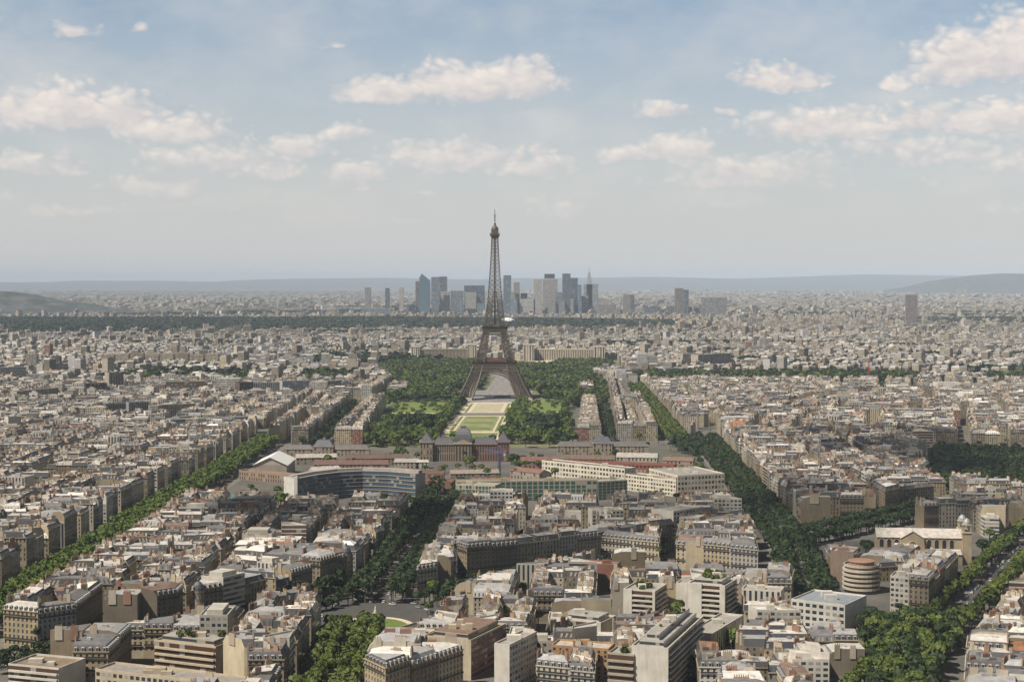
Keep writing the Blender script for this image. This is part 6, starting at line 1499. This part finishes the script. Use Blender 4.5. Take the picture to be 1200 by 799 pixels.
# the great wood beyond
g = np.random.default_rng(3); FW = Acc(weld=False); n = 9000
X = g.uniform(-2700, 800, n * 2); Y = g.uniform(5600, 8200, n * 2); ok = inpoly(X, Y, WOOD); X, Y = X[ok], Y[ok]
for GP in GREEN:
    a = abs(area(GP)); m_ = int(a / 260); xs = [p[0] for p in GP]; ys = [p[1] for p in GP]
    X = np.concatenate([X, g.uniform(min(xs), max(xs), m_)]); Y = np.concatenate([Y, g.uniform(min(ys), max(ys), m_)])
for lib in range(8):
    m_ = np.arange(len(X)) % 8 == lib; xx, yy = X[m_], Y[m_]; V, F = CROWNL[lib]; k = len(xx); rr = g.uniform(8, 14, k) * np.where(yy < 5600, .7, 1); hh = g.uniform(12, 19, k)
    VV = V[None] * rr[:, None, None] * np.array([1.2, 1.2, .9]) + np.stack([xx, yy, hh - rr * .5], 1)[:, None, :]
    FF = (F[None] + (np.arange(k) * len(V))[:, None, None]).reshape(-1, 4); FW.blob(VV.reshape(-1, 3), FF, M['leafd'], (.03, .05, .02))
fw = FW.build('far_woodland'); tag(fw, 'dark band of dense woodland across the plain beyond the city', 'woods', kind='stuff')

# ------------------------------------------------------------------ cars
def carmesh(col):
    A = Acc(); sub = lambda x0, y0, x1, y1: [(x0, y0), (x1, y0), (x1, y1), (x0, y1)]
    A.frustum(sub(-2.15, -.88, 2.15, .88), sub(-2.1, -.84, 2.05, .84), .32, .88, M['paint'], col)
    B = Acc(); B.frustum(sub(-1.5, -.8, 1.0, .8), sub(-1.1, -.66, .45, .66), .882, 1.42, M['glass'], (.03, .03, .04), M['paint'], col)
    Wm = Acc(); n = 12
    for i in range(n):
        a0, a1 = 2 * pi * i / n, 2 * pi * (i + 1) / n; Wm.face([(.33 * cos(a0), -.1, .33 * sin(a0)), (.33 * cos(a1), -.1, .33 * sin(a1)), (.33 * cos(a1), .1, .33 * sin(a1)), (.33 * cos(a0), .1, .33 * sin(a0))], M['railing'])
    for s_ in (-.1, .1): Wm.face([(.33 * cos(2 * pi * i / n), s_, .33 * sin(2 * pi * i / n)) for i in range(n)], M['railing'])
    return A.mesh('body'), B.mesh('cabin'), Wm.mesh('wheel')
CARS = [(nm, carmesh(c)) for nm, c in (('white', (.75, .75, .73)), ('silver', (.4, .41, .42)), ('black', (.03, .03, .035)), ('dark blue', (.04, .06, .14)), ('red', (.35, .04, .03)), ('grey', (.18, .18, .19)))]
def car(x, y, ang, place):
    if not seen(x, y, mx=.325): return
    nm, (b_, c_, w_) = CARS[rng.choices(range(6), [5, 4, 4, 2, 1, 3])[0]]
    root = thing('parked_car', 'small %s car %s' % (nm, place), 'car', '%s cars %s' % (nm, place), (x, y, .135)); root.rotation_euler = (0, 0, ang)
    link('body', b_, root); link('cabin', c_, root)
    for (dx, dy) in ((-1.35, -.82), (1.35, -.82), (-1.35, .82), (1.35, .82)): o = link('wheel', w_, root); o.location = (dx, dy, .33)
def cars(key, offs, step, place, p):
    pts = AV[key][0]
    for off in offs:
        for (a, b) in zip(pts, pts[1:]):
            L = dist(a, b); ux, uy = (b[0] - a[0]) / L, (b[1] - a[1]) / L; s_ = 3
            while s_ < L:
                if rng.random() < p: car(a[0] + ux * s_ - uy * off, a[1] + uy * s_ + ux * off, math.atan2(uy, ux), place)
                s_ += step
cars('boul', (-5.4, 5.4), 5.6, 'parked along the boulevard in the lower right', .6); cars('boul', (-1.8, 1.8), 17, 'driving on the boulevard in the lower right', .6)
cars('saxe', (-3.3, 3.3), 6.0, 'parked on the centre avenue', .25); cars('right', (-2.6, 2.6), 8, 'on the right avenue', .08); cars('diagl', (-1.6, 2.2), 9, 'in the diagonal street left of the roundabout', .4)
for k in range(22):
    a = k / 22 * 2 * pi + rng.uniform(-.1, .1); rr = rng.choice([36, 40, 33]); 
    if sin(a) > -.3: car(SQ[0] + rr * cos(a), SQ[1] + rr * sin(a), a + pi / 2, 'on the roundabout')

# ------------------------------------------------------------------ cumulus overhead (outside the frame) whose shade lies on the middle of the city
m, t, b = newmat('cloud_vapour'); b.inputs['Base Color'].default_value = (.95, .95, .95, 1); b.inputs['Roughness'].default_value = 1
tr_ = t.new('ShaderNodeBsdfTransparent'); mx = t.new('ShaderNodeMixShader'); nz = t.noise(.004, 4, .6, pos(t)); t.l.new(t.ramp(nz, .38, .62, .0, .42), mx.inputs[0]); t.l.new(tr_.outputs[0], mx.inputs[1]); t.l.new(b.outputs[0], mx.inputs[2])
t.l.new(mx.outputs[0], [n for n in t.n if n.type == 'OUTPUT_MATERIAL'][0].inputs[0]); M['cloud'] = m
def cloud(x, y, rx, ry, seed, n=26):
    h = 1300; k = h / _d[2]; cx, cy = x + _d[0] * k, y + _d[1] * k; g_ = random.Random(seed); A = Acc(weld=False)
    for _ in range(n):
        a, q = g_.uniform(0, 2 * pi), sqrt(g_.random()); px_, py_ = cx + rx * q * cos(a), cy + ry * q * sin(a); r_ = g_.uniform(.22, .4) * min(rx, ry) * (1.3 - .6 * q); prof = [(.01, h - r_ * .3)] + [(r_ * sin(pi * (i + 1) / 9), h - r_ * .35 * cos(pi * (i + 1) / 9)) for i in range(8)] + [(.01, h + r_ * .38)]
        A.rev((px_, py_), prof[::1], 14, M['cloud'], (.9, .9, .9))
    o = A.build('overhead_cloud', smooth=True); tag(o, 'cumulus cloud drifting overhead, above the top of the picture', 'cloud', kind='stuff')
cloud(120, 1270, 320, 170, 1, 30); cloud(620, 1720, 330, 230, 2, 26); cloud(230, 1010, 150, 110, 3, 12)

# ------------------------------------------------------------------ air
m = bpy.data.materials.new('haze_air'); m.use_nodes = True; m.node_tree.nodes.clear(); t = NT(m.node_tree)
v = t.new('ShaderNodeVolumePrincipled'); v.inputs['Color'].default_value = (.68, .81, 1, 1); v.inputs['Density'].default_value = HAZE_DENSITY; v.inputs['Anisotropy'].default_value = -.25
o_ = t.new('ShaderNodeOutputMaterial'); t.l.new(v.outputs[0], o_.inputs[1])
A = Acc(); X0, Y0, Y1, Zt = 62000, -2500, 62000, 440
A.prism([(-X0, Y0), (X0, Y0), (X0, Y1), (-X0, Y1)], -1.5, Zt, m, (1, 1, 1), bottom=True); hz = A.build('haze'); hz['kind'] = 'stuff'; hz['label'] = 'thin bluish summer haze over the whole city'
